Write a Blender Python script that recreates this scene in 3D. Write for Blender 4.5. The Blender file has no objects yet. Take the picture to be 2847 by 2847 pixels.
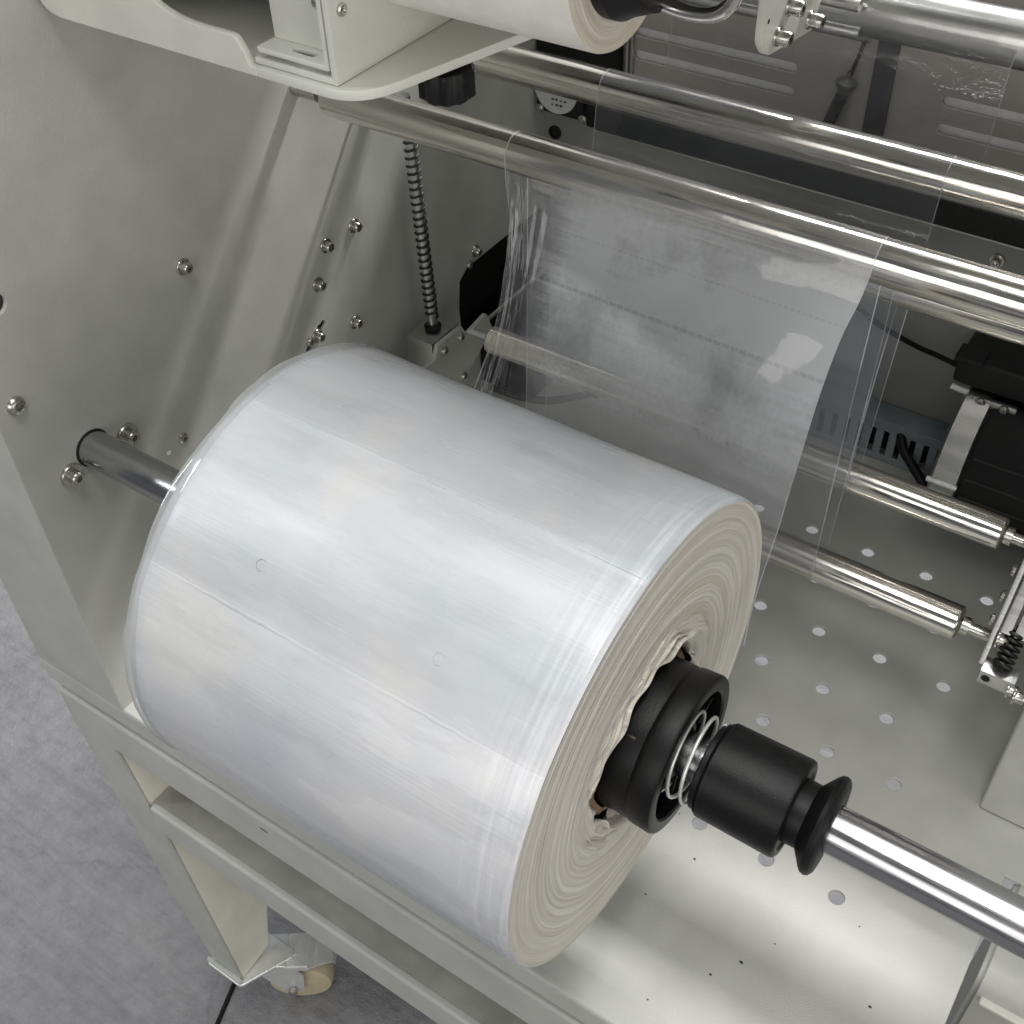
import bpy, bmesh, math, random
from mathutils import Vector, Matrix
random.seed(7)
S = bpy.context.scene
COL = S.collection
PI = math.pi
S.unit_settings.scale_length = 0.05        # one unit = 5 cm

# ---------------------------------------------------------------- camera
cd = bpy.data.cameras.new('camera'); cam = bpy.data.objects.new('camera', cd); COL.objects.link(cam)
RX = (0.8296458, 0.55755957, -0.02863398)
RY = (0.37448089, -0.59369769, -0.71227827)
RZ = (-0.41406752, 0.5802158, -0.70131289)
M = Matrix.Identity(4)
for i in range(3):
    M[i][0] = RX[i]; M[i][1] = -RY[i]; M[i][2] = -RZ[i]
M[0][3], M[1][3], M[2][3] = 4.95022474, -14.34940703, 14.4460008
cam.matrix_world = M
cd.sensor_width = 36; cd.lens = 36 * 3265.56 / 2847.0
cd.clip_start = 0.05; cd.clip_end = 400
S.camera = cam

# ---------------------------------------------------------------- world and lamps (workshop ceiling strips plus added fill lamps)
W = bpy.data.worlds.new('World'); S.world = W; W.use_nodes = True
bg = W.node_tree.nodes['Background']
bg.inputs[0].default_value = (0.88, 0.94, 1.0, 1); bg.inputs[1].default_value = 0.09

def lamp(name, loc, target, sx, sy, power, col):
    l = bpy.data.lights.new(name, 'AREA'); l.shape = 'RECTANGLE'; l.size = sx; l.size_y = sy
    l.energy = power; l.color = col
    o = bpy.data.objects.new(name, l); COL.objects.link(o)
    o.location = loc
    o.rotation_euler = (Vector(target) - Vector(loc)).to_track_quat('-Z', 'Y').to_euler()
    return o
lamp('ceiling_or_fill_lamp', (-3, -12.5, 41), (-1, -9, 2), 34, 7, 5000, (1.0, 0.985, 0.96))
lamp('ceiling_or_fill_lamp', (6, -6.5, 42), (3, -6.5, 0), 36, 4.5, 5400, (1.0, 0.98, 0.95))
lamp('ceiling_or_fill_lamp', (-30, -24, 34), (-3, -8, 0), 3, 24, 3400, (0.92, 0.96, 1.0))
lamp('right_fill_light', (36, -18, 12), (-5, -8, 3), 30, 26, 4600, (1.0, 0.96, 0.91))  # added soft fill from the right, no window there
lamp('front_fill_light', (6, -58, 22), (0, -8, 8), 54, 26, 9400, (1.0, 0.97, 0.93))  # added broad front fill, also gives the rollers a bright reflection
lamp('ceiling_or_fill_lamp', (0, 26, 40), (0, 14, -11), 30, 3, 34000, (1.0, 0.98, 0.97))  # added behind the machine to brighten the floor under the tray holes
S.view_settings.view_transform = 'Standard'; S.view_settings.look = 'None'
S.view_settings.gamma = 1; S.view_settings.exposure = 0.2
try:
    S.cycles.transparent_max_bounces = 32; S.cycles.max_bounces = 10; S.cycles.glossy_bounces = 6
except Exception: pass

# ---------------------------------------------------------------- material helpers
def newmat(name):
    m = bpy.data.materials.new(name); m.use_nodes = True
    nt = m.node_tree; p = nt.nodes['Principled BSDF']
    return m, nt, p
def N(nt, t, **kw):
    n = nt.nodes.new(t)
    for k, v in kw.items():
        if k.startswith('i_'): n.inputs[k[2:].replace('_', ' ')].default_value = v
        else: setattr(n, k, v)
    return n
def coords(nt, scale=(1, 1, 1), out='Object'):
    tc = N(nt, 'ShaderNodeTexCoord'); mp = N(nt, 'ShaderNodeMapping')
    mp.inputs['Scale'].default_value = scale
    nt.links.new(tc.outputs[out], mp.inputs[0]); return mp.outputs[0]
def noise(nt, vec, scale, detail=3, rough=0.5):
    n = N(nt, 'ShaderNodeTexNoise'); n.inputs['Scale'].default_value = scale
    n.inputs['Detail'].default_value = detail; n.inputs['Roughness'].default_value = rough
    nt.links.new(vec, n.inputs['Vector']); return n.outputs['Fac']
def ramp(nt, fac, stops, mode='LINEAR'):
    r = N(nt, 'ShaderNodeValToRGB'); r.color_ramp.interpolation = mode
    e = r.color_ramp.elements
    while len(e) > 1: e.remove(e[-1])
    e[0].position = stops[0][0]; e[0].color = (*stops[0][1], 1) if len(stops[0][1]) == 3 else stops[0][1]
    for pos, c in stops[1:]:
        k = e.new(pos); k.color = (*c, 1)
    nt.links.new(fac, r.inputs[0]); return r.outputs[0]
def g(v): return (v, v, v)
def mathn(nt, op, a, b=None, c=None, clamp=False):
    m = N(nt, 'ShaderNodeMath', operation=op); m.use_clamp = clamp
    for i, x in enumerate((a, b, c)):
        if x is None: continue
        if isinstance(x, (int, float)): m.inputs[i].default_value = x
        else: nt.links.new(x, m.inputs[i])
    return m.outputs[0]
def bump(nt, p, h, strength, dist):
    b = N(nt, 'ShaderNodeBump'); b.inputs['Strength'].default_value = strength; b.inputs['Distance'].default_value = dist
    nt.links.new(h, b.inputs['Height']); nt.links.new(b.outputs[0], p.inputs['Normal']); return b

def paint(name, col, rough=0.46, bs=48, bd=0.007, dirt=0.07):
    m, nt, p = newmat(name); v = coords(nt)
    f = noise(nt, v, 1.3, 5)
    c0 = tuple(c * (1 - dirt) for c in col); c1 = tuple(min(1, c * (1 + dirt)) for c in col)
    base = ramp(nt, f, [(0.3, c0), (0.7, c1)])
    # small scuffs and specks
    f2 = noise(nt, v, 9, 3, 0.6)
    sp = ramp(nt, f2, [(0.775, g(1.0)), (0.80, g(0.45))])
    mx = N(nt, 'ShaderNodeMix', data_type='RGBA', blend_type='MULTIPLY'); mx.inputs[0].default_value = 0.6
    nt.links.new(base, mx.inputs[6]); nt.links.new(sp, mx.inputs[7])
    nt.links.new(mx.outputs[2], p.inputs['Base Color'])
    p.inputs['Roughness'].default_value = rough
    p.inputs['Specular IOR Level'].default_value = 0.55
    a = noise(nt, v, bs, 2, 0.5)
    bump(nt, p, a, 0.55, bd)
    return m
M_paint = paint('powder_coat_light_grey', (0.465, 0.475, 0.44))
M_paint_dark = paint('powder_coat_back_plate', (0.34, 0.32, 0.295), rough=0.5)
M_lit_cream = paint('powder_coat_lit_cream', (0.80, 0.78, 0.67), bd=0.006)  # frame paint raised to cream, warm light put into the colour
M_rear = paint('powder_coat_rear_shade', (0.25, 0.255, 0.24), rough=0.5)  # frame grey darkened, the bay's shade put into the back wall
M_shelf = paint('dusty_shaded_powder_coat', (0.30, 0.30, 0.265), rough=0.55, dirt=0.22)  # dust mottling, with the tray's shade darkened into the base colour
M_white = paint('powder_coat_white', (0.66, 0.67, 0.61), rough=0.38)

def chrome(name, col, rough, smudge=0.1, streak=(0.5, 6, 6)):
    m, nt, p = newmat(name); v = coords(nt, streak)
    f = noise(nt, v, 2.2, 5, 0.6)
    p.inputs['Metallic'].default_value = 1
    cc = ramp(nt, f, [(0.3, tuple(c * 0.86 for c in col)), (0.75, col)])
    nt.links.new(cc, p.inputs['Base Color'])
    r = N(nt, 'ShaderNodeMapRange'); r.inputs['To Min'].default_value = rough; r.inputs['To Max'].default_value = rough + smudge
    r.inputs['From Min'].default_value = 0.35; r.inputs['From Max'].default_value = 0.75
    nt.links.new(f, r.inputs[0]); nt.links.new(r.outputs[0], p.inputs['Roughness'])
    v2 = coords(nt, (0.25, 9, 9)); bump(nt, p, noise(nt, v2, 3, 3), 0.12, 0.02)
    return m
M_chrome = chrome('polished_roller_steel', (0.82, 0.79, 0.735), 0.10, 0.14)
M_shaft = chrome('ground_shaft_steel', (0.52, 0.52, 0.54), 0.21, 0.08)
M_alu = chrome('brushed_aluminium', (0.62, 0.62, 0.60), 0.30, 0.12)
M_bolt = chrome('bolt_steel', (0.60, 0.59, 0.55), 0.22, 0.12, (4, 4, 4))
M_zinc = chrome('zinc_plated_sheet', (0.88, 0.90, 0.88), 0.33, 0.08, (3, 3, 3))
def plain(name, col, rough=0.5, metal=0, bs=None, bd=0.01, coat=0):
    m, nt, p = newmat(name); v = coords(nt)
    f = noise(nt, v, 4, 4)
    c = ramp(nt, f, [(0.3, tuple(x * 0.88 for x in col)), (0.7, col)])
    nt.links.new(c, p.inputs['Base Color'])
    p.inputs['Roughness'].default_value = rough; p.inputs['Metallic'].default_value = metal
    p.inputs['Coat Weight'].default_value = coat
    if bs: bump(nt, p, noise(nt, v, bs, 2), 0.5, bd)
    return m
M_black = plain('black_plastic', (0.0045, 0.0045, 0.005), 0.36, bs=95, bd=0.006)
M_black_smooth = plain('black_rubber', (0.006, 0.006, 0.0065), 0.45, bs=14, bd=0.003)
for _m in (M_black, M_black_smooth): _m.node_tree.nodes['Principled BSDF'].inputs['Specular IOR Level'].default_value = 0.28
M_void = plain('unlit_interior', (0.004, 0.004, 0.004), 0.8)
M_motor = plain('plain_black_body', (0.006, 0.006, 0.007), 0.5)
M_darkmetal = plain('blackened_steel', (0.05, 0.05, 0.048), 0.35, 0.9)
M_zinc.node_tree.nodes['Principled BSDF'].inputs['Metallic'].default_value = 0.55
M_duct = plain('grey_plastic_duct', (0.20, 0.235, 0.25), 0.5)
M_white_and_slot_light = plain('white_plastic_and_slot_light', (0.95, 0.95, 0.96), 0.3)  # white plastic, also stands for light behind the slots
M_bluegrey = plain('translucent_hose', (0.10, 0.10, 0.095), 0.3)
M_slate = plain('dark_belt', (0.035, 0.035, 0.036), 0.6)
M_card = plain('brown_cardboard', (0.27, 0.19, 0.115), 0.85, bs=20, bd=0.03)
M_wheel = plain('cream_nylon_wheel', (0.62, 0.54, 0.36), 0.4)
M_label = plain('white_paper_label', (0.55, 0.56, 0.56), 0.6)
M_ink = plain('black_ink', (0.02, 0.02, 0.02), 0.6)
M_greenpcb = plain('dark_green_board', (0.01, 0.035, 0.02), 0.45)

# concrete floor
def mk_floor():
    m, nt, p = newmat('worn_concrete'); v = coords(nt)
    a = noise(nt, v, 0.35, 6, 0.65)
    base = ramp(nt, a, [(0.25, (0.235, 0.235, 0.25)), (0.5, (0.265, 0.265, 0.277)), (0.75, (0.29, 0.29, 0.30))])
    b = noise(nt, v, 2.4, 6, 0.7)
    sp = ramp(nt, b, [(0.30, g(0.84)), (0.5, g(1.0)), (0.70, g(1.12))])
    sn = noise(nt, coords(nt, (0.25, 2.2, 1)), 2.0, 6, 0.7); sr_ = ramp(nt, sn, [(0.3, g(0.86)), (0.5, g(1.0)), (0.68, g(1.1))])
    vo = N(nt, 'ShaderNodeTexVoronoi', feature='DISTANCE_TO_EDGE'); vo.inputs['Scale'].default_value = 0.20
    wn = N(nt, 'ShaderNodeTexNoise'); wn.inputs['Scale'].default_value = 0.8; wn.inputs['Detail'].default_value = 5
    nt.links.new(v, wn.inputs['Vector'])
    wm = N(nt, 'ShaderNodeMix', data_type='VECTOR'); wm.inputs[0].default_value = 0.55
    nt.links.new(v, wm.inputs[4]); nt.links.new(wn.outputs['Color'], wm.inputs[5])
    nt.links.new(wm.outputs[1], vo.inputs['Vector'])
    cr = ramp(nt, vo.outputs['Distance'], [(0.0, g(0.80)), (0.003, g(0.9)), (0.006, g(1.0))])
    m1 = N(nt, 'ShaderNodeMix', data_type='RGBA', blend_type='MULTIPLY'); m1.inputs[0].default_value = 1
    m2 = N(nt, 'ShaderNodeMix', data_type='RGBA', blend_type='MULTIPLY'); m2.inputs[0].default_value = 0.8
    nt.links.new(base, m1.inputs[6]); nt.links.new(sp, m1.inputs[7])
    nt.links.new(m1.outputs[2], m2.inputs[6]); nt.links.new(cr, m2.inputs[7])
    m3 = N(nt, 'ShaderNodeMix', data_type='RGBA', blend_type='MULTIPLY'); m3.inputs[0].default_value = 1
    nt.links.new(m2.outputs[2], m3.inputs[6]); nt.links.new(sr_, m3.inputs[7]); nt.links.new(m3.outputs[2], p.inputs['Base Color'])
    rr = ramp(nt, a, [(0.3, g(0.42)), (0.7, g(0.62))]); nt.links.new(rr, p.inputs['Roughness'])
    bump(nt, p, noise(nt, v, 2.4, 8, 0.72), 0.7, 0.2)
    return m
M_floor = mk_floor()

# wound film: side of the roll
def mk_roll_side():
    m, nt, p = newmat('wound_clear_film')
    v1 = coords(nt, (0.45, 5, 5)); v2 = coords(nt, (0.25, 22, 22)); v3 = coords(nt, (0.8, 0.8, 0.8))
    v4 = coords(nt, (7, 0.8, 0.8))
    a = noise(nt, v3, 0.9, 3)
    base = ramp(nt, a, [(0.28, (0.50, 0.54, 0.60)), (0.42, (0.55, 0.585, 0.61)), (0.52, (0.58, 0.59, 0.625)), (0.68, (0.635, 0.64, 0.63))])
    st = noise(nt, v1, 1.6, 6, 0.7)
    sc = ramp(nt, st, [(0.3, g(0.975)), (0.5, g(0.995)), (0.66, g(1.02))])
    pv = coords(nt, (0.22, 1.0, 1.0)); pt = ramp(nt, noise(nt, pv, 1.15, 6, 0.62), [(0.40, g(0.90)), (0.46, g(0.97)), (0.56, g(1.0)), (0.58, g(1.07)), (0.8, g(1.09))])
    ml = N(nt, 'ShaderNodeMix', data_type='RGBA', blend_type='MULTIPLY'); ml.inputs[0].default_value = 1
    nt.links.new(base, ml.inputs[6]); nt.links.new(sc, ml.inputs[7])
    ml2 = N(nt, 'ShaderNodeMix', data_type='RGBA', blend_type='MULTIPLY'); ml2.inputs[0].default_value = 1
    nt.links.new(ml.outputs[2], ml2.inputs[6]); nt.links.new(pt, ml2.inputs[7])
    tc = N(nt, 'ShaderNodeTexCoord'); sx = N(nt, 'ShaderNodeSeparateXYZ'); nt.links.new(tc.outputs['Object'], sx.inputs[0])
    an = mathn(nt, 'ARCTAN2', sx.outputs[2], sx.outputs[1])
    an = mathn(nt, 'ADD', an, mathn(nt, 'MULTIPLY', noise(nt, coords(nt, (2, 2, 2)), 2.0, 3), 0.012))
    fr = mathn(nt, 'FRACT', mathn(nt, 'MULTIPLY', mathn(nt, 'SUBTRACT', an, math.radians(96 - 0.3)), 1 / 0.7505))
    light_band = ramp(nt, fr, [(0.0, g(1.03)), (0.006, g(1.10)), (0.012, g(1.04)), (0.5, g(1.0)), (0.97, g(0.93)), (0.985, g(0.98)), (1.0, g(0.94))])  # ceiling light reflections painted as brightness bands around the roll
    edge = ramp(nt, sx.outputs[0], [(0.0, g(0)), (1.0, g(1))])
    em = N(nt, 'ShaderNodeMapRange'); em.inputs['From Min'].default_value = 1.35; em.inputs['From Max'].default_value = 1.95; nt.links.new(sx.outputs[0], em.inputs[0])
    cv = N(nt, 'ShaderNodeCombineXYZ'); nt.links.new(mathn(nt, 'MULTIPLY', sx.outputs[0], 15.0), cv.inputs[0]); nt.links.new(mathn(nt, 'MULTIPLY', an, 1.5), cv.inputs[1])
    es = ramp(nt, noise(nt, cv.outputs[0], 1.0, 4, 0.6), [(0.42, g(0.92)), (0.52, g(1.0)), (0.6, g(1.14)), (0.66, g(1.16))])
    pm = N(nt, 'ShaderNodeMix', data_type='RGBA', blend_type='MULTIPLY'); pm.inputs[0].default_value = 1
    nt.links.new(ml2.outputs[2], pm.inputs[6]); nt.links.new(light_band, pm.inputs[7])
    pe = N(nt, 'ShaderNodeMix', data_type='RGBA', blend_type='MULTIPLY'); nt.links.new(em.outputs[0], pe.inputs[0])
    nt.links.new(pm.outputs[2], pe.inputs[6]); nt.links.new(es, pe.inputs[7]); nt.links.new(pe.outputs[2], p.inputs['Base Color'])
    p.inputs['Roughness'].default_value = 0.36
    p.inputs['Specular IOR Level'].default_value = 0.5
    p.inputs['Coat Weight'].default_value = 0.65
    p.inputs['Coat IOR'].default_value = 1.55
    rc = ramp(nt, noise(nt, coords(nt, (0.3, 1.2, 1.2)), 1.4, 5), [(0.36, g(0.24)), (0.50, g(0.30)), (0.54, g(0.33)), (0.58, g(0.42))])
    nt.links.new(rc, p.inputs['Coat Roughness'])
    p.inputs['Subsurface Weight'].default_value = 0.12
    p.inputs['Subsurface Radius'].default_value = (0.3, 0.3, 0.3)
    h = mathn(nt, 'ADD', mathn(nt, 'MULTIPLY', noise(nt, v2, 1.5, 4, 0.6), 0.5), mathn(nt, 'MULTIPLY', noise(nt, v4, 1.0, 3), 0.25))
    h = mathn(nt, 'ADD', h, mathn(nt, 'MULTIPLY', noise(nt, v3, 2.2, 2), 0.9))
    bump(nt, p, h, 0.18, 0.04)
    return m
M_rollside = mk_roll_side()

def mk_roll_end(axis_yz, warm):
    m, nt, p = newmat('wound_film_edge')
    tc = N(nt, 'ShaderNodeTexCoord'); sx = N(nt, 'ShaderNodeSeparateXYZ'); nt.links.new(tc.outputs['Object'], sx.inputs[0])
    y = sx.outputs[1]; z = sx.outputs[2]
    r = mathn(nt, 'SQRT', mathn(nt, 'ADD', mathn(nt, 'MULTIPLY', y, y), mathn(nt, 'MULTIPLY', z, z)))
    ang = mathn(nt, 'ARCTAN2', z, y)
    n0 = noise(nt, coords(nt, (1, 0.7, 0.7)), 1.1, 3)
    rr = mathn(nt, 'ADD', r, mathn(nt, 'MULTIPLY', n0, 0.07))
    cx = N(nt, 'ShaderNodeCombineXYZ')
    nt.links.new(mathn(nt, 'MULTIPLY', rr, 30.0), cx.inputs[0])
    nt.links.new(mathn(nt, 'MULTIPLY', mathn(nt, 'SINE', ang), 0.5), cx.inputs[1])
    nt.links.new(mathn(nt, 'MULTIPLY', mathn(nt, 'COSINE', ang), 0.5), cx.inputs[2])
    f1 = noise(nt, cx.outputs[0], 1.0, 6, 0.72)
    c = ramp(nt, f1, [(0.28, warm[0]), (0.42, warm[1]), (0.55, warm[2]), (0.72, warm[3])])
    nt.links.new(c, p.inputs['Base Color'])
    p.inputs['Roughness'].default_value = 0.38
    p.inputs['Subsurface Weight'].default_value = 0.15; p.inputs['Subsurface Radius'].default_value = (0.3, 0.26, 0.2)
    bump(nt, p, f1, 0.6, 0.05)
    return m
M_rollend = mk_roll_end(None, [(0.38, 0.33, 0.26), (0.58, 0.54, 0.465), (0.69, 0.665, 0.605), (0.88, 0.865, 0.82)])
M_smallend = mk_roll_end(None, [(0.55, 0.49, 0.38), (0.68, 0.62, 0.50), (0.78, 0.73, 0.62), (0.85, 0.82, 0.74)])
M_smallside = plain('white_wound_label_paper', (0.86, 0.83, 0.77), 0.45)

# clear film web
def mk_film(name, haze, patch, blue=(0.62, 0.66, 0.74), trans=0.93):
    m = bpy.data.materials.new(name); m.use_nodes = True; nt = m.node_tree
    for n in list(nt.nodes): nt.nodes.remove(n)
    out = N(nt, 'ShaderNodeOutputMaterial')
    tr = N(nt, 'ShaderNodeBsdfTransparent'); tr.inputs[0].default_value = (trans, trans, trans, 1)
    df = N(nt, 'ShaderNodeBsdfDiffuse'); df.inputs[0].default_value = (*blue, 1)
    tl = N(nt, 'ShaderNodeBsdfTranslucent'); tl.inputs[0].default_value = (*blue, 1)
    gl = N(nt, 'ShaderNodeBsdfGlossy'); gl.inputs['Roughness'].default_value = 0.07
    dm = N(nt, 'ShaderNodeMixShader'); dm.inputs[0].default_value = 0.45
    nt.links.new(df.outputs[0], dm.inputs[1]); nt.links.new(tl.outputs[0], dm.inputs[2])
    uv = N(nt, 'ShaderNodeTexCoord').outputs['UV']
    sep = N(nt, 'ShaderNodeSeparateXYZ'); nt.links.new(uv, sep.inputs[0]); u, v = sep.outputs[0], sep.outputs[1]
    vm = N(nt, 'ShaderNodeMapping'); vm.inputs['Scale'].default_value = (4.65, 4.2, 1); nt.links.new(uv, vm.inputs[0])
    fac = None
    if patch:
        a = noise(nt, vm.outputs[0], 0.8, 5, 0.62)
        vs = N(nt, 'ShaderNodeMapping'); vs.inputs['Scale'].default_value = (1.6, 34, 1); nt.links.new(uv, vs.inputs[0])
        st = noise(nt, vs.outputs[0], 1.3, 4, 0.6)
        fine = noise(nt, vm.outputs[0], 14, 3, 0.7)
        gt = ramp(nt, a, [(0.36, g(0.62)), (0.43, g(0.80)), (0.52, g(0.97)), (0.7, g(1))])
        lu = ramp(nt, mathn(nt, 'MULTIPLY_ADD', st, 0.10, u), [(0.15, g(0.12)), (0.22, g(0.40)), (0.27, g(0.80)), (0.34, g(1.0))])
        gt = mathn(nt, 'MULTIPLY', gt, lu)
        x = mathn(nt, 'MULTIPLY', gt, mathn(nt, 'MULTIPLY_ADD', st, 0.5, 0.72))
        x = mathn(nt, 'MULTIPLY', x, mathn(nt, 'MULTIPLY_ADD', fine, 0.5, 0.72))
        # clear lap along the top edge, dashed perforation rows
        def row(v0, w, per, duty):
            d = mathn(nt, 'ABSOLUTE', mathn(nt, 'SUBTRACT', v, v0))
            on = mathn(nt, 'LESS_THAN', d, w)
            fr = mathn(nt, 'LESS_THAN', mathn(nt, 'FRACT', mathn(nt, 'MULTIPLY', u, per)), duty)
            return mathn(nt, 'MULTIPLY', on, fr)
        k1 = row(0.345, 0.0045, 42, 0.86); k2 = row(0.225, 0.0025, 60, 0.7); k3 = row(0.62, 0.0018, 3, 1.1)
        kk = mathn(nt, 'ADD', mathn(nt, 'ADD', k1, mathn(nt, 'MULTIPLY', k2, 0.7)), mathn(nt, 'MULTIPLY', k3, 0.6), clamp=True)
        x = mathn(nt, 'MULTIPLY', x, mathn(nt, 'SUBTRACT', 1.0, mathn(nt, 'MULTIPLY', kk, 0.26)))
        fade = ramp(nt, v, [(0.0, g(0.10)), (0.085, g(0.16)), (0.13, g(0.8)), (0.16, g(1.15)), (0.3, g(1.3)), (0.46, g(0.85)), (0.58, g(0.36)), (0.72, g(0.16)), (1.0, g(0.12))])  # haze thinned towards the bottom, painting the lower sheet darker
        x = mathn(nt, 'MULTIPLY', x, fade)
        wv = N(nt, 'ShaderNodeCombineXYZ')
        uw = mathn(nt, 'ADD', u, mathn(nt, 'MULTIPLY', mathn(nt, 'SINE', mathn(nt, 'MULTIPLY', v, 7.0)), 0.014))
        nt.links.new(mathn(nt, 'MULTIPLY', uw, 62.0), wv.inputs[0]); nt.links.new(mathn(nt, 'MULTIPLY', v, 3.2), wv.inputs[1])
        cz = ramp(nt, noise(nt, wv.outputs[0], 1.0, 5, 0.62), [(0.50, g(0)), (0.535, g(1)), (0.56, g(0.25)), (0.64, g(0.6)), (0.68, g(1.0))])
        cm = ramp(nt, u, [(0.0, g(1)), (0.05, g(0.9)), (0.10, g(0.25)), (0.15, g(0))])
        cv_ = ramp(nt, v, [(0.11, g(0)), (0.16, g(1)), (1.0, g(0.8))])
        x = mathn(nt, 'ADD', x, mathn(nt, 'MULTIPLY', mathn(nt, 'MULTIPLY', cz, cm), mathn(nt, 'MULTIPLY', cv_, 0.7)), clamp=True)
        fac = mathn(nt, 'MULTIPLY', x, haze)
    else:
        a = noise(nt, vm.outputs[0], 0.7, 3)
        fac = mathn(nt, 'MULTIPLY', mathn(nt, 'MULTIPLY_ADD', a, 0.8, 0.6), haze)
    # film edges: folded, denser
    eu = mathn(nt, 'MINIMUM', u, mathn(nt, 'SUBTRACT', 1.0, u))
    edge = mathn(nt, 'LESS_THAN', eu, 0.0028)
    fac = mathn(nt, 'MAXIMUM', fac, mathn(nt, 'MULTIPLY', edge, 0.45))
    m1 = N(nt, 'ShaderNodeMixShader'); nt.links.new(fac, m1.inputs[0])
    nt.links.new(tr.outputs[0], m1.inputs[1]); nt.links.new(dm.outputs[0], m1.inputs[2])
    fr = N(nt, 'ShaderNodeFresnel'); geo = N(nt, 'ShaderNodeNewGeometry')
    nt.links.new(mathn(nt, 'MULTIPLY_ADD', geo.outputs['Backfacing'], 1 / 1.5 - 1.5, 1.5), fr.inputs[0])
    ff = mathn(nt, 'MULTIPLY', fr.outputs[0], 1.25, clamp=True)
    m2 = N(nt, 'ShaderNodeMixShader'); nt.links.new(ff, m2.inputs[0])
    nt.links.new(m1.outputs[0], m2.inputs[1]); nt.links.new(gl.outputs[0], m2.inputs[2])
    vb = N(nt, 'ShaderNodeMapping'); vb.inputs['Scale'].default_value = (4.65, 4.2, 1); nt.links.new(uv, vb.inputs[0])
    b = N(nt, 'ShaderNodeBump'); b.inputs['Strength'].default_value = 0.25; b.inputs['Distance'].default_value = 0.05
    nt.links.new(noise(nt, vb.outputs[0], 1.6, 3), b.inputs['Height'])
    nt.links.new(b.outputs[0], gl.inputs['Normal'])
    nt.links.new(m2.outputs[0], out.inputs[0])
    return m
M_film_front = mk_film('clear_film_hazy', 0.86, True, (0.74, 0.76, 0.79))
M_film = mk_film('clear_film', 0.055, False)
M_film_wrap = mk_film('clear_film_outer_wrap', 0.10, False, (0.8, 0.82, 0.84))

# ---------------------------------------------------------------- geometry helpers
def link(name, me, m, parent=None, smooth=False):
    o = bpy.data.objects.new(name, me); COL.objects.link(o)
    if m is not None: me.materials.append(m)
    if smooth:
        for p in me.polygons: p.use_smooth = True
    if parent: o.parent = parent
    return o
def auto_smooth(me, deg=35):
    for p in me.polygons: p.use_smooth = True
    bm = bmesh.new(); bm.from_mesh(me)
    for e in bm.edges:
        if len(e.link_faces) == 2 and e.calc_face_angle(0) > math.radians(deg): e.smooth = False
    bm.to_mesh(me); bm.free()
def fin(name, bm, m, parent=None, deg=35):
    me = bpy.data.meshes.new(name); bmesh.ops.recalc_face_normals(bm, faces=bm.faces); bm.to_mesh(me); bm.free()
    auto_smooth(me, deg); return link(name, me, m, parent)
def thing(name, label, cat, loc=(0, 0, 0), group=None):
    o = bpy.data.objects.new(name, None); COL.objects.link(o); o.location = loc; o.empty_display_size = 0.2
    return tag(o, label, cat, group)
def tag(o, label, cat, group=None):
    o['label'] = label; o['category'] = cat
    if group: o['group'] = group
    return o
def rel(o, parent):            # keep world position although parent sits elsewhere
    o.parent = parent; o.matrix_parent_inverse = Matrix.Translation(-parent.location)
    return o
def box_bm(x0, x1, y0, y1, z0, z1, bev=0.0, seg=2):
    bm = bmesh.new(); bmesh.ops.create_cube(bm, size=1)
    for v in bm.verts:
        v.co = Vector(((x0 + x1) / 2 + v.co.x * (x1 - x0), (y0 + y1) / 2 + v.co.y * (y1 - y0), (z0 + z1) / 2 + v.co.z * (z1 - z0)))
    if bev > 0:
        bmesh.ops.bevel(bm, geom=list(bm.edges), offset=bev, segments=seg, affect='EDGES', profile=0.6)
    return bm
def box(name, x0, x1, y0, y1, z0, z1, m, parent=None, bev=0.02, seg=2):
    return fin(name, box_bm(x0, x1, y0, y1, z0, z1, bev, seg), m, parent)
def lathe_bm(prof, n=64, hexset=(), jag=None):
    """prof: list of (x, r) turned about the X axis; rings whose index is in hexset are hexagonal"""
    bm = bmesh.new(); rings = []
    for k, (x, r) in enumerate(prof):
        ring = []
        if r <= 1e-6:
            ring = [bm.verts.new((x, 0, 0))]
        else:
            for i in range(n):
                a = 2 * PI * i / n; rr = r; xx = x
                if k in hexset: rr = r * math.cos(PI / 6) / math.cos(((a + PI / 6) % (PI / 3)) - PI / 6)
                if jag: xx, rr = jag(k, a, xx, rr)
                ring.append(bm.verts.new((xx, rr * math.cos(a), rr * math.sin(a))))
        rings.append(ring)
    for A, B in zip(rings, rings[1:]):
        if len(A) == 1 and len(B) == 1: continue
        for i in range(n):
            j = (i + 1) % n
            if len(A) == 1: bm.faces.new((A[0], B[i], B[j]))
            elif len(B) == 1: bm.faces.new((A[i], B[0], A[j]))
            else: bm.faces.new((A[i], B[i], B[j], A[j]))
    return bm
def lathe(name, prof, m, parent=None, n=64, loc=(0, 0, 0), rot=None, deg=30, **kw):
    o = fin(name, lathe_bm(prof, n, **kw), m, None, deg)
    o.location = loc
    if rot: o.rotation_euler = rot
    if parent: o.parent = parent
    return o
def curve_mesh(cu):
    o = bpy.data.objects.new('tmp', cu); COL.objects.link(o)
    dg = bpy.context.evaluated_depsgraph_get(); dg.update()
    me = bpy.data.meshes.new_from_object(o.evaluated_get(dg))
    bpy.data.objects.remove(o); bpy.data.curves.remove(cu)
    return me
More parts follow.
